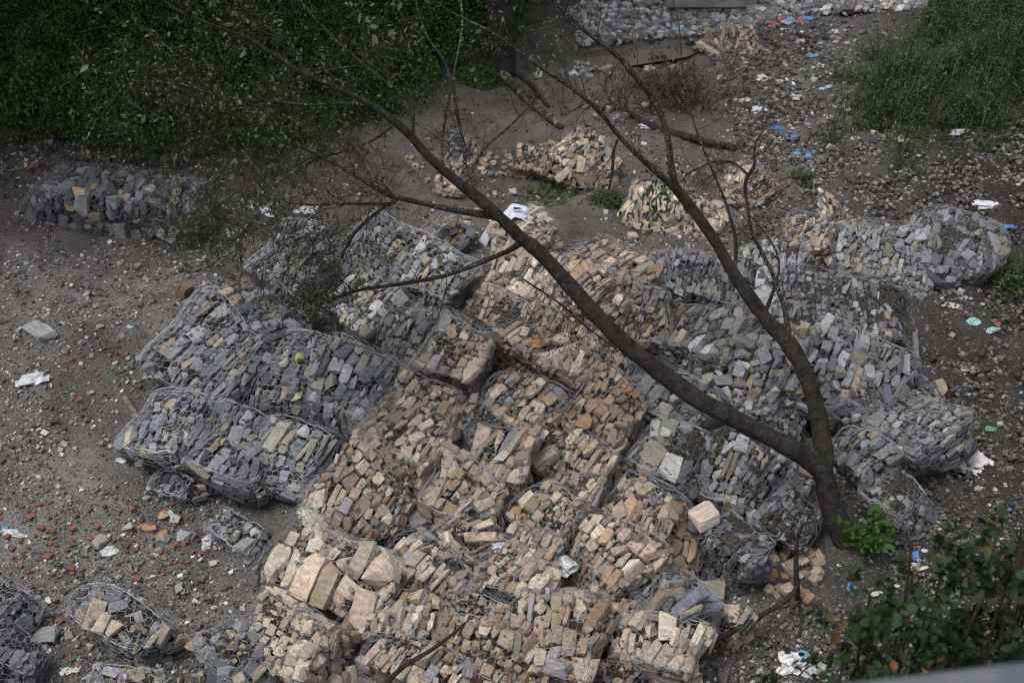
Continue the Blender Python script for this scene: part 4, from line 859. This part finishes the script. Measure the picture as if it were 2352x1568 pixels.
pole('thin_brown_branch', 'thin curved brown branch lying over the tan gabions at the bottom edge', 'branch', [(885, 1568, 6), (930, 1528, 6), (990, 1492, 5), (1040, 1455, 4), (1070, 1428, 3)], M_TWIG, [.55, .6, .62, .62, .6])
pole('bleached_branch', 'bleached forked branch on the brown bank left of centre', 'branch', [(555, 345, 3), (585, 385, 4), (610, 415, 4), (635, 440, 2.5)], M_WOOD, [.2, .15, .1, .05])
pole('grey_root', 'thin grey stick standing on the dark mud at right', 'stick', [(2040, 1268, 2), (2030, 1240, 4), (2050, 1225, 3)], M_WOOD)
pole('vertical_root', 'dark root trailing down the mud below the dead sapling', 'root', [(1835, 1385, 6), (1842, 1430, 5), (1830, 1475, 3)], M_TWIG)
pole('orange_splinter', 'orange wooden splinter on the silt below the dome shaped tan gabion', 'wood scrap', [(1872, 601, 3.5), (1897, 592, 4)], M_WOOD)

# ------------------------------------------------------------------ bank shrubs
def shrub_mesh(name, n, rx, rz, lmin, lmax, m, seed, wid=.7):
    r_ = np.random.default_rng(seed); v = r_.normal(size=(n, 3)); v /= np.linalg.norm(v, axis=1, keepdims=True); v[:, 2] = np.abs(v[:, 2])
    lump = 1 + .28 * np.sin(v[:, 0] * 5 + seed) * np.cos(v[:, 1] * 4 + seed * 2) + .2 * np.sin(v[:, 2] * 7 + v[:, 0] * 6); rr = r_.uniform(.45, 1, n) ** .35 * lump
    p = v * rr[:, None] * [rx, rx, rz]; tips = [(a, b_ * .6 + np.array([0, 0, -.2])) for a, b_ in zip(p, v)]
    return leafmesh(name, leafquads(tips, r_, lmin, lmax, wid, 1, .4, .03), m)
SM = [shrub_mesh('foliage', 3400, .95, .85, .035, .085, M_LBANK, k) for k in range(4)]
FM = [shrub_mesh('foliage', 2200, .6, .5, .05, .13, M_LFERN, 20 + k, .3) for k in range(2)]
stemS = []; 
for k in range(9):
    a = k * .7; stemS.append((np.array([0, 0, 0.]), np.array([math.cos(a) * .4, math.sin(a) * .4, .5])))
V, F = seg_prisms(np.array([s[0] for s in stemS]), np.array([s[1] for s in stemS]), (np.full(9, .015), np.full(9, .006))); STEM = mesh_np('stems', V, F, M_TWIG)
def shrub(px, py, sc, me, label, group, up=0):
    p = P(px, py, 0); o = thing('shrub', label, 'shrub', p, group); f = link('foliage', me, o); s = link('stems', STEM, o)
    f.scale = (sc, sc, sc * RNG.uniform(.8, 1.1)); s.scale = (sc,) * 3; o.rotation_euler[2] = RNG.uniform(0, 6.28); return o
rs = np.random.default_rng(77); BP = [(-260, -150), (1300, -150), (1270, 60), (1180, 130), (1120, 190), (960, 150), (880, 230), (780, 330), (560, 330), (330, 300), (150, 320), (-200, 300)]
for i in range(85):
    for _ in range(50):
        px, py = rs.uniform(-260, 1290), rs.uniform(-140, 320)
        if in_poly(np.array([px]), np.array([py]), BP)[0]: break
    shrub(px, py, rs.uniform(.55, .95), SM[i % 4], 'dense dark green leafy shrub on the shaded bank behind the tree', 'leafy shrubs on the bank')
for i, (px, py) in enumerate([(640, 215), (700, 290), (760, 250), (830, 160), (950, 180), (900, 110), (840, 260), (690, 120), (1000, 130), (1080, 175), (560, 300), (620, 330), (770, 60), (1110, 190), (230, 140), (330, 210), (300, 240)]):
    shrub(px, py, rs.uniform(.5, .85), FM[i % 2], 'bright green fern tuft growing among the dark bank shrubs', 'ferns on the bank')
# background trunk, and unseen trees added so their crowns shade the bank
def big_tree(base_xy, rad, hgt, label, crown=(0, 0), cr=2.6, lean=(0, 0), seed=0):
    z = float(terr(base_xy[0], base_xy[1])); t = thing('bank_tree', label, 'tree', (base_xy[0], base_xy[1], z))
    pts = [np.array([lean[0] * k, lean[1] * k, -0.3 + hgt * k]) for k in (0, .3, .6, 1)]; V, F, C = tube(pts, [rad, rad * .8, rad * .6, rad * .3], 12, 6, .08, seed); link('trunk', mesh_np('trunk', V, F, M_BARK, None, True), t)
    cm = CROWN[seed % 2]; c = link('crown', cm, t); c.location = (crown[0], crown[1], hgt * .8); c.scale = (cr, cr, cr * .55); return t
CROWN = [shrub_mesh('crown', 3200, 1, 1, .08, .17, M_LBANK, 50 + k) for k in range(2)]
g = P(1150, 150)
big_tree(g[:2], .26, 9, 'dark upright tree trunk rising behind the green bank', (0, 2.5), 3.0, (0, .3), 0)
for i, (x, y, c) in enumerate([(-5.5, 21, (0, 0)), (-9, 18, (0, 0)), (-12, 22, (0, 0)), (-6, 26, (0, 0))]):
    big_tree((x, y), .22, 7 if y > 16 else 6, ['added unseen tree whose crown shades the upper left bank', 'added unseen tree above the left end of the bank', 'added unseen tree far left above the bank', 'added unseen tree at the back of the bank', 'added unseen tree left of the lone square gabion'][i], c, 3.0, (0, 0), i + 1)

# hanging roots and dry stalks along the foot of the bank
rs = np.random.default_rng(17); S = []; Rr = []; T3 = []
for _ in range(420):
    px = rs.uniform(-20, 900); py = np.interp(px, [0, 150, 400, 650, 900], [310, 345, 370, 350, 240]) + rs.normal(0, 28); p = P(px, py, .1); d = np.array([rs.normal(0, .6), -.6, -.5 + rs.normal(0, .35)]); d /= np.linalg.norm(d)
    twig(p, d, rs.uniform(.3, .9), .006, rs, .5, S, Rr, T3, 1)
V, F = seg_prisms(np.array([s[0] for s in S]), np.array([s[1] for s in S]), (np.array([r[0] for r in Rr]), np.array([r[1] for r in Rr]).clip(.0015)))
tag(link('hanging_roots', mesh_np('hanging_roots', V, F, M_TWIG)), 'dry roots and stalks hanging over the eroded foot of the bank', 'roots', kind='stuff')
# brambles and dead twigs on the far mud (behind the crossing of the trunks)
S = []; Rr = []; T4 = []; c0 = P(1500, 240); dead = thing('dead_bush', 'dark leafless bush behind the upper crossing of the trunks', 'bush', c0)
for _ in range(60):
    p = c0 + rs.normal(0, .55, 3) * [1.3, .6, 0]; d = rs.normal(size=3) * [.8, .6, .3] + [0, 0, .9]; d /= np.linalg.norm(d); twig(p, d, rs.uniform(.5, 1.3), .008, rs, -.2, S, Rr, T4, 3)
V, F = seg_prisms(np.array([s[0] for s in S]) - c0, np.array([s[1] for s in S]) - c0, (np.array([r[0] for r in Rr]), np.array([r[1] for r in Rr]).clip(.002))); o = link('stems', mesh_np('stems', V, F, M_TWIG), dead); o['kind'] = 'stuff'
o = link('withered_leaves', leafmesh('withered_leaves', leafquads(T4[:2200], rs, .03, .07, .5) - c0, M_LDEAD), dead); o['kind'] = 'stuff'

# ------------------------------------------------------------------ weeds on the right mound, and tufts
def weeds(name, xy, n, hmin, hmax, label, seed, spread=.22, m=M_GRASS, wid=.004):
    r_ = np.random.default_rng(seed); xy = np.asarray(xy); k = r_.integers(len(xy), size=n); b_ = xy[k] + r_.normal(0, spread, (n, 2)); cn = None
    if n > 5000:
        ct = xy[r_.integers(len(xy), size=900)]; kk0 = r_.integers(900, size=n); b_ = ct[kk0] + r_.normal(0, .14, (n, 2)); cn = r_.uniform(.35, 1.7, 900)[kk0]
    z = terr0(b_[:, 0], b_[:, 1])
    h = r_.uniform(hmin, hmax, n) * (cn if cn is not None else 1) * (.75 + .5 * (fbm(b_[:, 0] * 1.3, b_[:, 1] * 1.3, 4, 2) + .5)); a = r_.uniform(0, 6.28, n); ln = r_.uniform(.1, .5, n) * h
    B0 = np.stack([b_[:, 0], b_[:, 1], z - .02], 1); dirx = np.stack([np.cos(a), np.sin(a), 0 * a], 1); sd_ = np.stack([-np.sin(a), np.cos(a), 0 * a], 1) * (wid * r_.uniform(.6, 1.6, n))[:, None]
    M1 = B0 + dirx * ln[:, None] * .35 + np.stack([0 * h, 0 * h, h * .6], 1); T1 = B0 + dirx * ln[:, None] + np.stack([0 * h, 0 * h, h], 1)
    V = np.stack([B0 - sd_, B0 + sd_, M1 + sd_, M1 - sd_, T1], 1).reshape(-1, 3); F = ((np.arange(n) * 5)[:, None, None] + np.array([[0, 1, 2], [0, 2, 3], [3, 2, 4]])[None]).reshape(-1, 3)
    # side leaflets
    nl = n * 4; kk = r_.integers(n, size=nl); tt = r_.uniform(.3, 1, nl)[:, None]; Pp = B0[kk] * (1 - tt) + T1[kk] * tt; e = r_.normal(size=(nl, 3)) * [1, 1, .6]; e /= np.linalg.norm(e, axis=1, keepdims=True); s2 = np.cross(e, [0, 0, 1]) ; LL = r_.uniform(.03, .10, nl)[:, None]
    V2 = np.stack([Pp, Pp + e * LL * .5 + s2 * LL * .14, Pp + e * LL, Pp + e * LL * .5 - s2 * LL * .14], 1).reshape(-1, 3); F2 = ((np.arange(nl) * 4)[:, None, None] + np.array([[0, 1, 2], [0, 2, 3]])[None]).reshape(-1, 3)
    ac = Acc(); ac.add(V, F); ac.add(V2, F2); o = link(name, ac.mesh(name, m)); tag(o, label, 'weeds', kind='stuff'); return o
gx = np.linspace(3.5, 13, 200); gy = np.linspace(14, 34, 300); X, Y = np.meshgrid(gx, gy); mk = in_poly(X, Y, GRASS) | ((dist_line(X, Y, GRL) < .9 * np.random.default_rng(1).random(X.shape) ** 2.5) & (X < 9) & (fbm(X * 2, Y * 2, 3, 2) > -.1))
weeds('tall_weeds', np.stack([X[mk], Y[mk]], 1), 46000, .12, .5, 'feathery green weeds covering the mound at upper right', 5, .16)
def tuft(px, py, spr, n, h, label):
    p = P(px, py); weeds('grass_tuft', [p[:2]], n, h * .5, h, label, int(px), spr, M_GRASS, .004)
tuft(1392, 462, .10, 500, .14, 'small green grass tuft on the silt behind the pile'); tuft(1840, 412, .08, 200, .1, 'faint green tuft on the silt near the thin upright branch'); tuft(1290, 445, .3, 260, .06, 'thin green grass fringe along the puddle'); tuft(2345, 640, .25, 700, .3, 'dark green tuft at the right edge')

# bright green plant at the tree foot
pl = P(1980, 1268); PLANT = thing('leafy_plant', 'bright green broad leaved plant growing at the foot of the trunk', 'plant', pl); rs = np.random.default_rng(3)
tips = []; S = []
for k in range(34):
    a = rs.uniform(0, 6.28); d = np.array([math.cos(a) * rs.uniform(.2, .9), math.sin(a) * rs.uniform(.2, .9), 1.]); d /= np.linalg.norm(d); L = rs.uniform(.28, .6); q = d * L; S.append((np.array([math.cos(a), math.sin(a), 0]) * .05, q))
    for j in range(8):
        t = rs.uniform(.35, 1); tips.append((q * t, np.array([rs.normal(), rs.normal(), .4])))
V, F = seg_prisms(np.array([s[0] for s in S]), np.array([s[1] for s in S]), .004); link('stems', mesh_np('stems', V, F, M_LFRESH), PLANT)['kind'] = 'stuff'
PLM = [leafmesh('leaf', leafquads([(np.zeros(3), np.array([0, 0, -1.]))], np.random.default_rng(k), 1, 1, .5, 1, 0, 0), M_LFRESH) for k in range(5)]
for k, (p, d) in enumerate(tips):
    o = link('leaf', PLM[k % 5], PLANT); o.location = p; s = rs.uniform(.07, .13); o.scale = (s,) * 3; d = Vector(d) + Vector((0, 0, rs.uniform(-.5, .2))); o.rotation_euler = d.to_track_quat('-Z', 'Y').to_euler()

# foreground shrub (lower right) and sprig, out of focus
def fshrub(px, py, dep, R_, n, label, m, lmin, lmax, leafn=250, flowers=0):
    c = at_depth(px, py, dep); gz = float(terr(c[0], c[1] - .3)); o = thing('near_shrub', label, 'shrub', (c[0], c[1] - .3, gz)); o0 = np.array(o.location); r_ = np.random.default_rng(int(px)); S = []; Rr = []; tp = []
    for k in range(9):
        q = [np.zeros(3)]; tgt = c - o0 + r_.normal(0, R_ * .5, 3) * [1, .6, .7]
        pts = [np.zeros(3) + r_.normal(0, .05, 3) * [1, 1, 0], tgt * .5 + r_.normal(0, .12, 3), tgt]; V, F, C = tube(pts, [.025, .016, .006], 5, 6, .05, k, True); link('stem', mesh_np('stem', V, F, M_TWIG, None, True), o); grow(C, r_, int(n), R_ * .8, .2, S, Rr, .006, tp, 3, None, .55, 1)
    V, F = seg_prisms(np.array([s[0] for s in S]), np.array([s[1] for s in S]), (np.array([r[0] for r in Rr]), np.array([r[1] for r in Rr]).clip(.0015))); link('twigs', mesh_np('twigs', V, F, M_TWIG), o)['kind'] = 'stuff'
    idx = r_.permutation(len(tp)); LMs = [leafmesh('leaf', leafquads([(np.zeros(3), np.array([0, 0, -1.]))], np.random.default_rng(k), 1, 1, .8, 1, 0, 0), m) for k in range(4)]
    for k in idx[:leafn]:
        p, d = tp[k]; f = link('leaf', LMs[k % 4], o); f.location = p; s = r_.uniform(lmin, lmax); f.scale = (s,) * 3; f.rotation_euler = Vector(d + r_.normal(0, .6, 3)).to_track_quat('-Z', 'Y').to_euler()
    if len(idx) > leafn:
        link('small_leaves', leafmesh('small_leaves', leafquads([tp[k] for k in idx[leafn:leafn + 5000]], r_, lmin * .7, lmax, .75), m), o)['kind'] = 'stuff'
    return o
fshrub(2200, 1420, 6.4, .60, 22, 'blurred dark green shrub with orange leaf tips in the lower right', M_LDARK, .04, .075, 290)
fshrub(2080, 1475, 6.6, .42, 14, 'low blurred dark green shrub beside the grey parapet', M_LDARK, .035, .07, 250)
fshrub(2330, 1260, 6.8, .40, 14, 'tall blurred dark green shrub at the right edge', M_LDARK, .035, .07, 250)
fshrub(1660, 1556, 6.4, .16, 2, 'small blurred bright green sprig at the bottom edge', M_LFRESH, .05, .09, 60)

# ------------------------------------------------------------------ parapet the view looks over, slab at the far edge
def boxobj(name, corners, m, colr, bev=.02):
    bm = bmesh.new(); vs = [bm.verts.new(c) for c in corners]; bmesh.ops.convex_hull(bm, input=vs); bmesh.ops.dissolve_limit(bm, angle_limit=.02, verts=bm.verts, edges=bm.edges)
    if bev: bmesh.ops.bevel(bm, geom=list(bm.edges), offset=bev, segments=2, affect='EDGES')
    me = bpy.data.meshes.new(name); bm.to_mesh(me); bm.free(); me.materials.append(m); o = link(name, me); o.color = colr; return o
a = at_depth(1650, 1590, 2.6); b_ = at_depth(2420, 1496, 2.6); c3 = b_ + (b_ - a) * 3
dn = np.array([0, -.25, 0]); z0 = -2.0
o = boxobj('parapet', [a, c3, a + dn, c3 + dn] + [np.array([q[0], q[1], z0]) for q in (a, c3, a + dn, c3 + dn)], M_CONC, (.07, .08, .105, 1)); tag(o, 'blurred blue grey parapet edge across the bottom right corner', 'wall')
sl = P(1628, 6); o = boxobj('concrete_slab', [sl + np.array([x, y, z]) for x in (-.85, .8) for y in (-.5, .5) for z in (.12, .38)], M_CONC, (.30, .30, .27, 1)); tag(o, 'broken concrete slab lying on the river rubble at the far edge', 'slab')

# ------------------------------------------------------------------ rags, bags and litter
def crumple(name, seed, m, flat=.5, n=3, amp=.45):
    bm = bmesh.new(); bmesh.ops.create_icosphere(bm, subdivisions=n, radius=.5); 
    for v in bm.verts:
        p = np.array(v.co); x, y, z = p * 3.1; f = float(vn(x * 1.3 + seed * 9.1, y * 1.3 + z, 1)) + .7 * float(vn(z * 3 + seed, x * 3 - y * 2, 2)) + .5 * abs(float(vn(x * 5 + y * 3, z * 5 + seed * 3, 3)))
        v.co = v.co * (1 + amp * f * 1.6); v.co.z *= flat
    me = bpy.data.meshes.new(name); bm.to_mesh(me); bm.free(); me.materials.append(m); return me
PB = [crumple('plastic_bag', k, M_PLASTIC, .35 + .1 * (k % 3), 2 if k > 2 else 3, .8) for k in range(8)]
CB = [crumple('rag', 20 + k, M_CLOTH, .4, 3, .7) for k in range(3)]
def litter(px, py, w_, h_, colr, label, cat, name='plastic_bag', me=None, yaw=0, group=None, pile=False):
    p, _ = top_at(px, py) if pile else (P(px, py), 0); s = FP / depth_of(p); o = link(name, me or PB[int(px + py) % 8]); W = w_ / s * 1.2; H = h_ / s * 1.2
    o.scale = (W, H, min(W, H) * .9); o.location = p + np.array([0, 0, .1 * min(W, H)]); o.rotation_euler = (0, 0, math.radians(yaw)); o.color = (*colr, 1); tag(o, label, cat, group); return o
WH = (.62, .63, .66); BL = (.10, .25, .50); TQ = (.10, .42, .50)
for a in [
 (2242,1068,66,52,(.60,.58,.56),'crumpled white cloth bag lying on the mud right of the pile','cloth','rag',CB[0],-15),
 (1828,1520,60,44,WH,'white and blue plastic bag on the mud at the bottom right','bag','plastic_bag',PB[0],10),
 (1845,1512,32,26,(.12,.45,.58),'turquoise plastic scrap on the white bag at the bottom right','plastic scrap','plastic_scrap',PB[1],30),
 (1878,1545,46,30,(.30,.34,.34),'grey plastic sheet beside the white and blue bag','plastic sheet','plastic_sheet',PB[2],-15),
 (600,487,52,26,(.55,.56,.60),'white cloth scrap on the silt right of the lone square gabion','cloth','rag',CB[1],-35),
 (705,487,44,26,(.42,.43,.47),'pale rag lying near the thin left branches','cloth','rag',CB[2],0),
 (2275,473,56,20,(.52,.53,.58),'white sack with a blue edge on the far dark slope','sack','sack',CB[1],-5),
 (2190,703,60,16,(.48,.48,.47),'torn white plastic strip on the mud beyond the pile','plastic strip','plastic_strip',PB[3],-15),
 (2235,742,22,20,(.25,.50,.50),'pale turquoise plastic lump on the mud at right','plastic scrap','plastic_scrap',PB[4],0),
 (2280,758,26,12,(.35,.50,.52),'pale blue wrapper near the turquoise lump','wrapper','wrapper',PB[5],20),
 (2288,747,16,12,(.40,.08,.07),'small red wrapper near the turquoise lump','wrapper','wrapper',PB[6],0),
 (2320,522,24,10,(.06,.18,.42),'blue plastic scrap at the far right in the dark','plastic scrap','plastic_scrap',PB[2],0),
 (2104,1278,20,18,(.04,.22,.55),'bright blue bottle cap sized scrap right of the green plant','plastic scrap','plastic_scrap',PB[6],0),
 (2108,1300,30,16,(.55,.55,.55),'white torn paper right of the green plant','paper scrap','paper_scrap',PB[7],0),
 (1955,1350,16,18,(.05,.25,.55),'vivid blue wrapper on the mud below the green plant','wrapper','wrapper',PB[5],0),
 (2012,1364,22,9,(.55,.55,.53),'white paper sliver on the mud below the green plant','paper scrap','paper_scrap',PB[4],15),
 (2275,985,18,14,(.03,.25,.16),'dark green plastic scrap above the white cloth bag','plastic scrap','plastic_scrap',PB[3],0),
 (1757,180,24,18,(.60,.60,.62),'small white bag on the far silt','bag','plastic_bag',PB[0],0),
 (1850,357,30,18,(.05,.22,.50),'blue bag on the far silt path','bag','plastic_bag',PB[1],-10),
 (1740,253,38,16,(.52,.53,.55),'white and blue rag on the far silt','cloth','rag',CB[2],10),
 (1835,225,26,14,(.48,.48,.52),'pale plastic sheet on the far silt','plastic sheet','plastic_sheet',PB[7],0),
 (1792,298,26,12,(.05,.12,.30),'dark blue rag on the far silt','cloth','rag',CB[0],-30),
 (1800,318,24,12,(.50,.50,.52),'white strip beside the dark blue rag','plastic strip','plastic_strip',PB[3],30),
 (1830,318,22,14,(.06,.20,.45),'blue scrap beside the white strip','plastic scrap','plastic_scrap',PB[2],0),
 (2065,323,14,18,(.62,.62,.64),'tiny upright white cup on the far dark slope','cup','cup',PB[4],0),
 (2205,303,40,14,(.45,.47,.50),'pale torn plastic below the weed mound','plastic sheet','plastic_sheet',PB[5],20),
 (1710,232,24,12,(.48,.48,.50),'pale bag left of the white and blue rag','bag','plastic_bag',PB[6],0),
 (1990,75,18,12,(.05,.15,.40),'blue scrap near the far weeds','plastic scrap','plastic_scrap',PB[1],0),
 (1855,95,36,10,(.50,.50,.50),'long white plastic sheet far up the silt','plastic sheet','plastic_sheet',PB[0],5),
 (1905,90,16,10,(.06,.20,.48),'blue wrapper far up the silt','wrapper','wrapper',PB[2],0),
 (1880,128,34,10,(.08,.26,.50),'blue shreds on the silt beside the weed mound','plastic shreds','plastic_shreds',PB[3],10),
 (1485,292,26,16,(.45,.44,.52),'lilac white rag beside the long dark log','cloth','rag',CB[1],-20),
 (1490,158,20,14,(.66,.66,.66),'bright white scrap behind the second trunk','paper scrap','paper_scrap',PB[7],0),
 (80,872,46,26,(.52,.53,.58),'white shredded plastic on the gravel at left','plastic shreds','plastic_shreds',PB[1],25),
 (30,1225,50,14,(.48,.52,.56),'white and blue wrapper at the far left edge','wrapper','wrapper',PB[5],-15),
 (14,1217,14,14,(.05,.25,.38),'teal scrap at the far left edge','plastic scrap','plastic_scrap',PB[2],0),
 (250,1268,32,22,(.50,.51,.54),'white torn plastic under the brick rubble','plastic scrap','plastic_scrap',PB[4],0),
 (474,1250,20,34,(.50,.50,.52),'white and blue wrapper beside the small crumpled gabion','wrapper','wrapper',PB[6],10),
 (276,1058,20,12,(.55,.60,.60),'pale blue tile shard on the gravel','tile shard','tile_shard',PB[7],0),
 (297,751,12,8,(.25,.55,.60),'tiny turquoise scrap on the gravel slope','plastic scrap','plastic_scrap',PB[3],0),
 (160,1540,24,14,(.58,.58,.58),'white scrap near the bottom left corner','paper scrap','paper_scrap',PB[0],0),
 (2210,845,56,14,(.42,.42,.40),'thin pale plastic sheet on the mud right of the fine chip gabion','plastic sheet','plastic_sheet',PB[1],-10),
 (2200,895,16,12,(.06,.20,.40),'blue and red scrap beside the rightmost gabion','plastic scrap','plastic_scrap',PB[2],0),
]: litter(a[0], a[1], a[2], a[3], a[4], a[5], a[6], a[7], a[8], a[9])
litter(1300, 1300, 40, 42, (.56, .60, .62), 'crumpled clear white plastic bag with a green corner on the tan gabions', 'bag', 'plastic_bag', PB[5], 20, pile=True)
litter(1318, 1298, 22, 16, (.22, .55, .42), 'green plastic corner beside the crumpled white bag on the tan gabions', 'plastic scrap', 'plastic_scrap', PB[3], 10, pile=True)
litter(1144, 1254, 20, 11, (.55, .62, .70), 'small blue and white carton in the gap between tan gabions', 'carton', 'carton', PB[2], 10, pile=True)
# draped shirt
def shirt():
    n = 26; cx, cy = 1172, 506; c, _ = top_at(1185, 500); s = FP / depth_of(c); g = np.linspace(-.5, .5, n); X, Y = np.meshgrid(g, g)
    w_ = 62 / s; x = X * w_ * (1 + .25 * Y); y = Y * .34; z = .10 * np.cos(X * 3) - .05 + .05 * vn(X * 5, Y * 5 + 3, 1) + .035 * np.abs(vn(X * 12 + Y * 5, Y * 9, 4)) - .25 * np.maximum(0, -X - .15)
    V = np.stack([x, y, z], -1).reshape(-1, 3); i = (np.arange(n - 1)[:, None] * n + np.arange(n - 1)[None]).ravel(); F = np.stack([i, i + 1, i + n + 1, i + n], 1)
    o = thing('shirt', 'white shirt with black markings draped over the top gabion beside the trunk', 'shirt', c + np.array([0, 0, .06]))
    b_ = link('body', mesh_np('body', V, F, M_CLOTH, None, True), o); b_.color = (.52, .53, .62, 1); m = b_.modifiers.new('t', 'SOLIDIFY'); m.thickness = .008
    V2 = V * [.75, .6, 1] ; V2[:, 2] = V2[:, 2] - .35 * (V2[:, 0] / w_ * -1 + .4).clip(0); s2 = link('sleeve', mesh_np('sleeve', V2, F, M_CLOTH, None, True), o); s2.location = (-w_ * .75, -.08, -.06); s2.color = (.46, .47, .56, 1); s2.rotation_euler = (.1, .15, .3); m = s2.modifiers.new('t', 'SOLIDIFY'); m.thickness = .008
    k = link('dark_patch', CB[1], o); k.scale = (.10, .04, .02); k.location = (.02, 0, .09); k.color = (.02, .02, .025, 1)
shirt()
# many small pieces of rubbish far off: the same few kinds again and again
rs = np.random.default_rng(202); LC = [(.7, .7, .72), (.5, .5, .52), (.08, .24, .50), (.30, .45, .55), (.55, .56, .58), (.40, .10, .09), (.45, .36, .22), (.12, .35, .45)]
for poly, n, sz, lab, grp in (([(1320, 30), (2180, 0), (2000, 30), (1700, 70), (1350, 110)], 240, (8, 26), 'small piece of plastic rubbish in the river rubble at the far edge', 'rubbish in the river rubble'),
                         ([(1680, 60), (1960, 60), (1950, 280), (1880, 480), (1780, 400), (1650, 180)], 75, (5, 15), 'small plastic scrap on the far silt beside the weed mound', 'scraps on the far silt'),
                         ([(1960, 330), (2352, 280), (2352, 480), (1960, 470)], 22, (4, 9), 'tiny pale scrap on the far dark slope', 'scraps on the dark slope'),
                         ([(2120, 680), (2352, 680), (2352, 1300), (1950, 1450), (1900, 1290), (2230, 1100)], 40, (4, 11), 'tiny pale scrap on the mud right of the pile', 'scraps on the right mud')):
    pts, _ = scatter(poly, n, int(poly[0][0]))
    for (px, py) in pts:
        s = rs.uniform(*sz); litter(px, py, s, s * rs.uniform(.5, .9), LC[int(rs.integers(8))], lab, 'scrap', 'rubbish_scrap', PB[3 + int(rs.integers(5))], rs.uniform(-60, 60), grp)

print('T p5', time.time()-_t0)
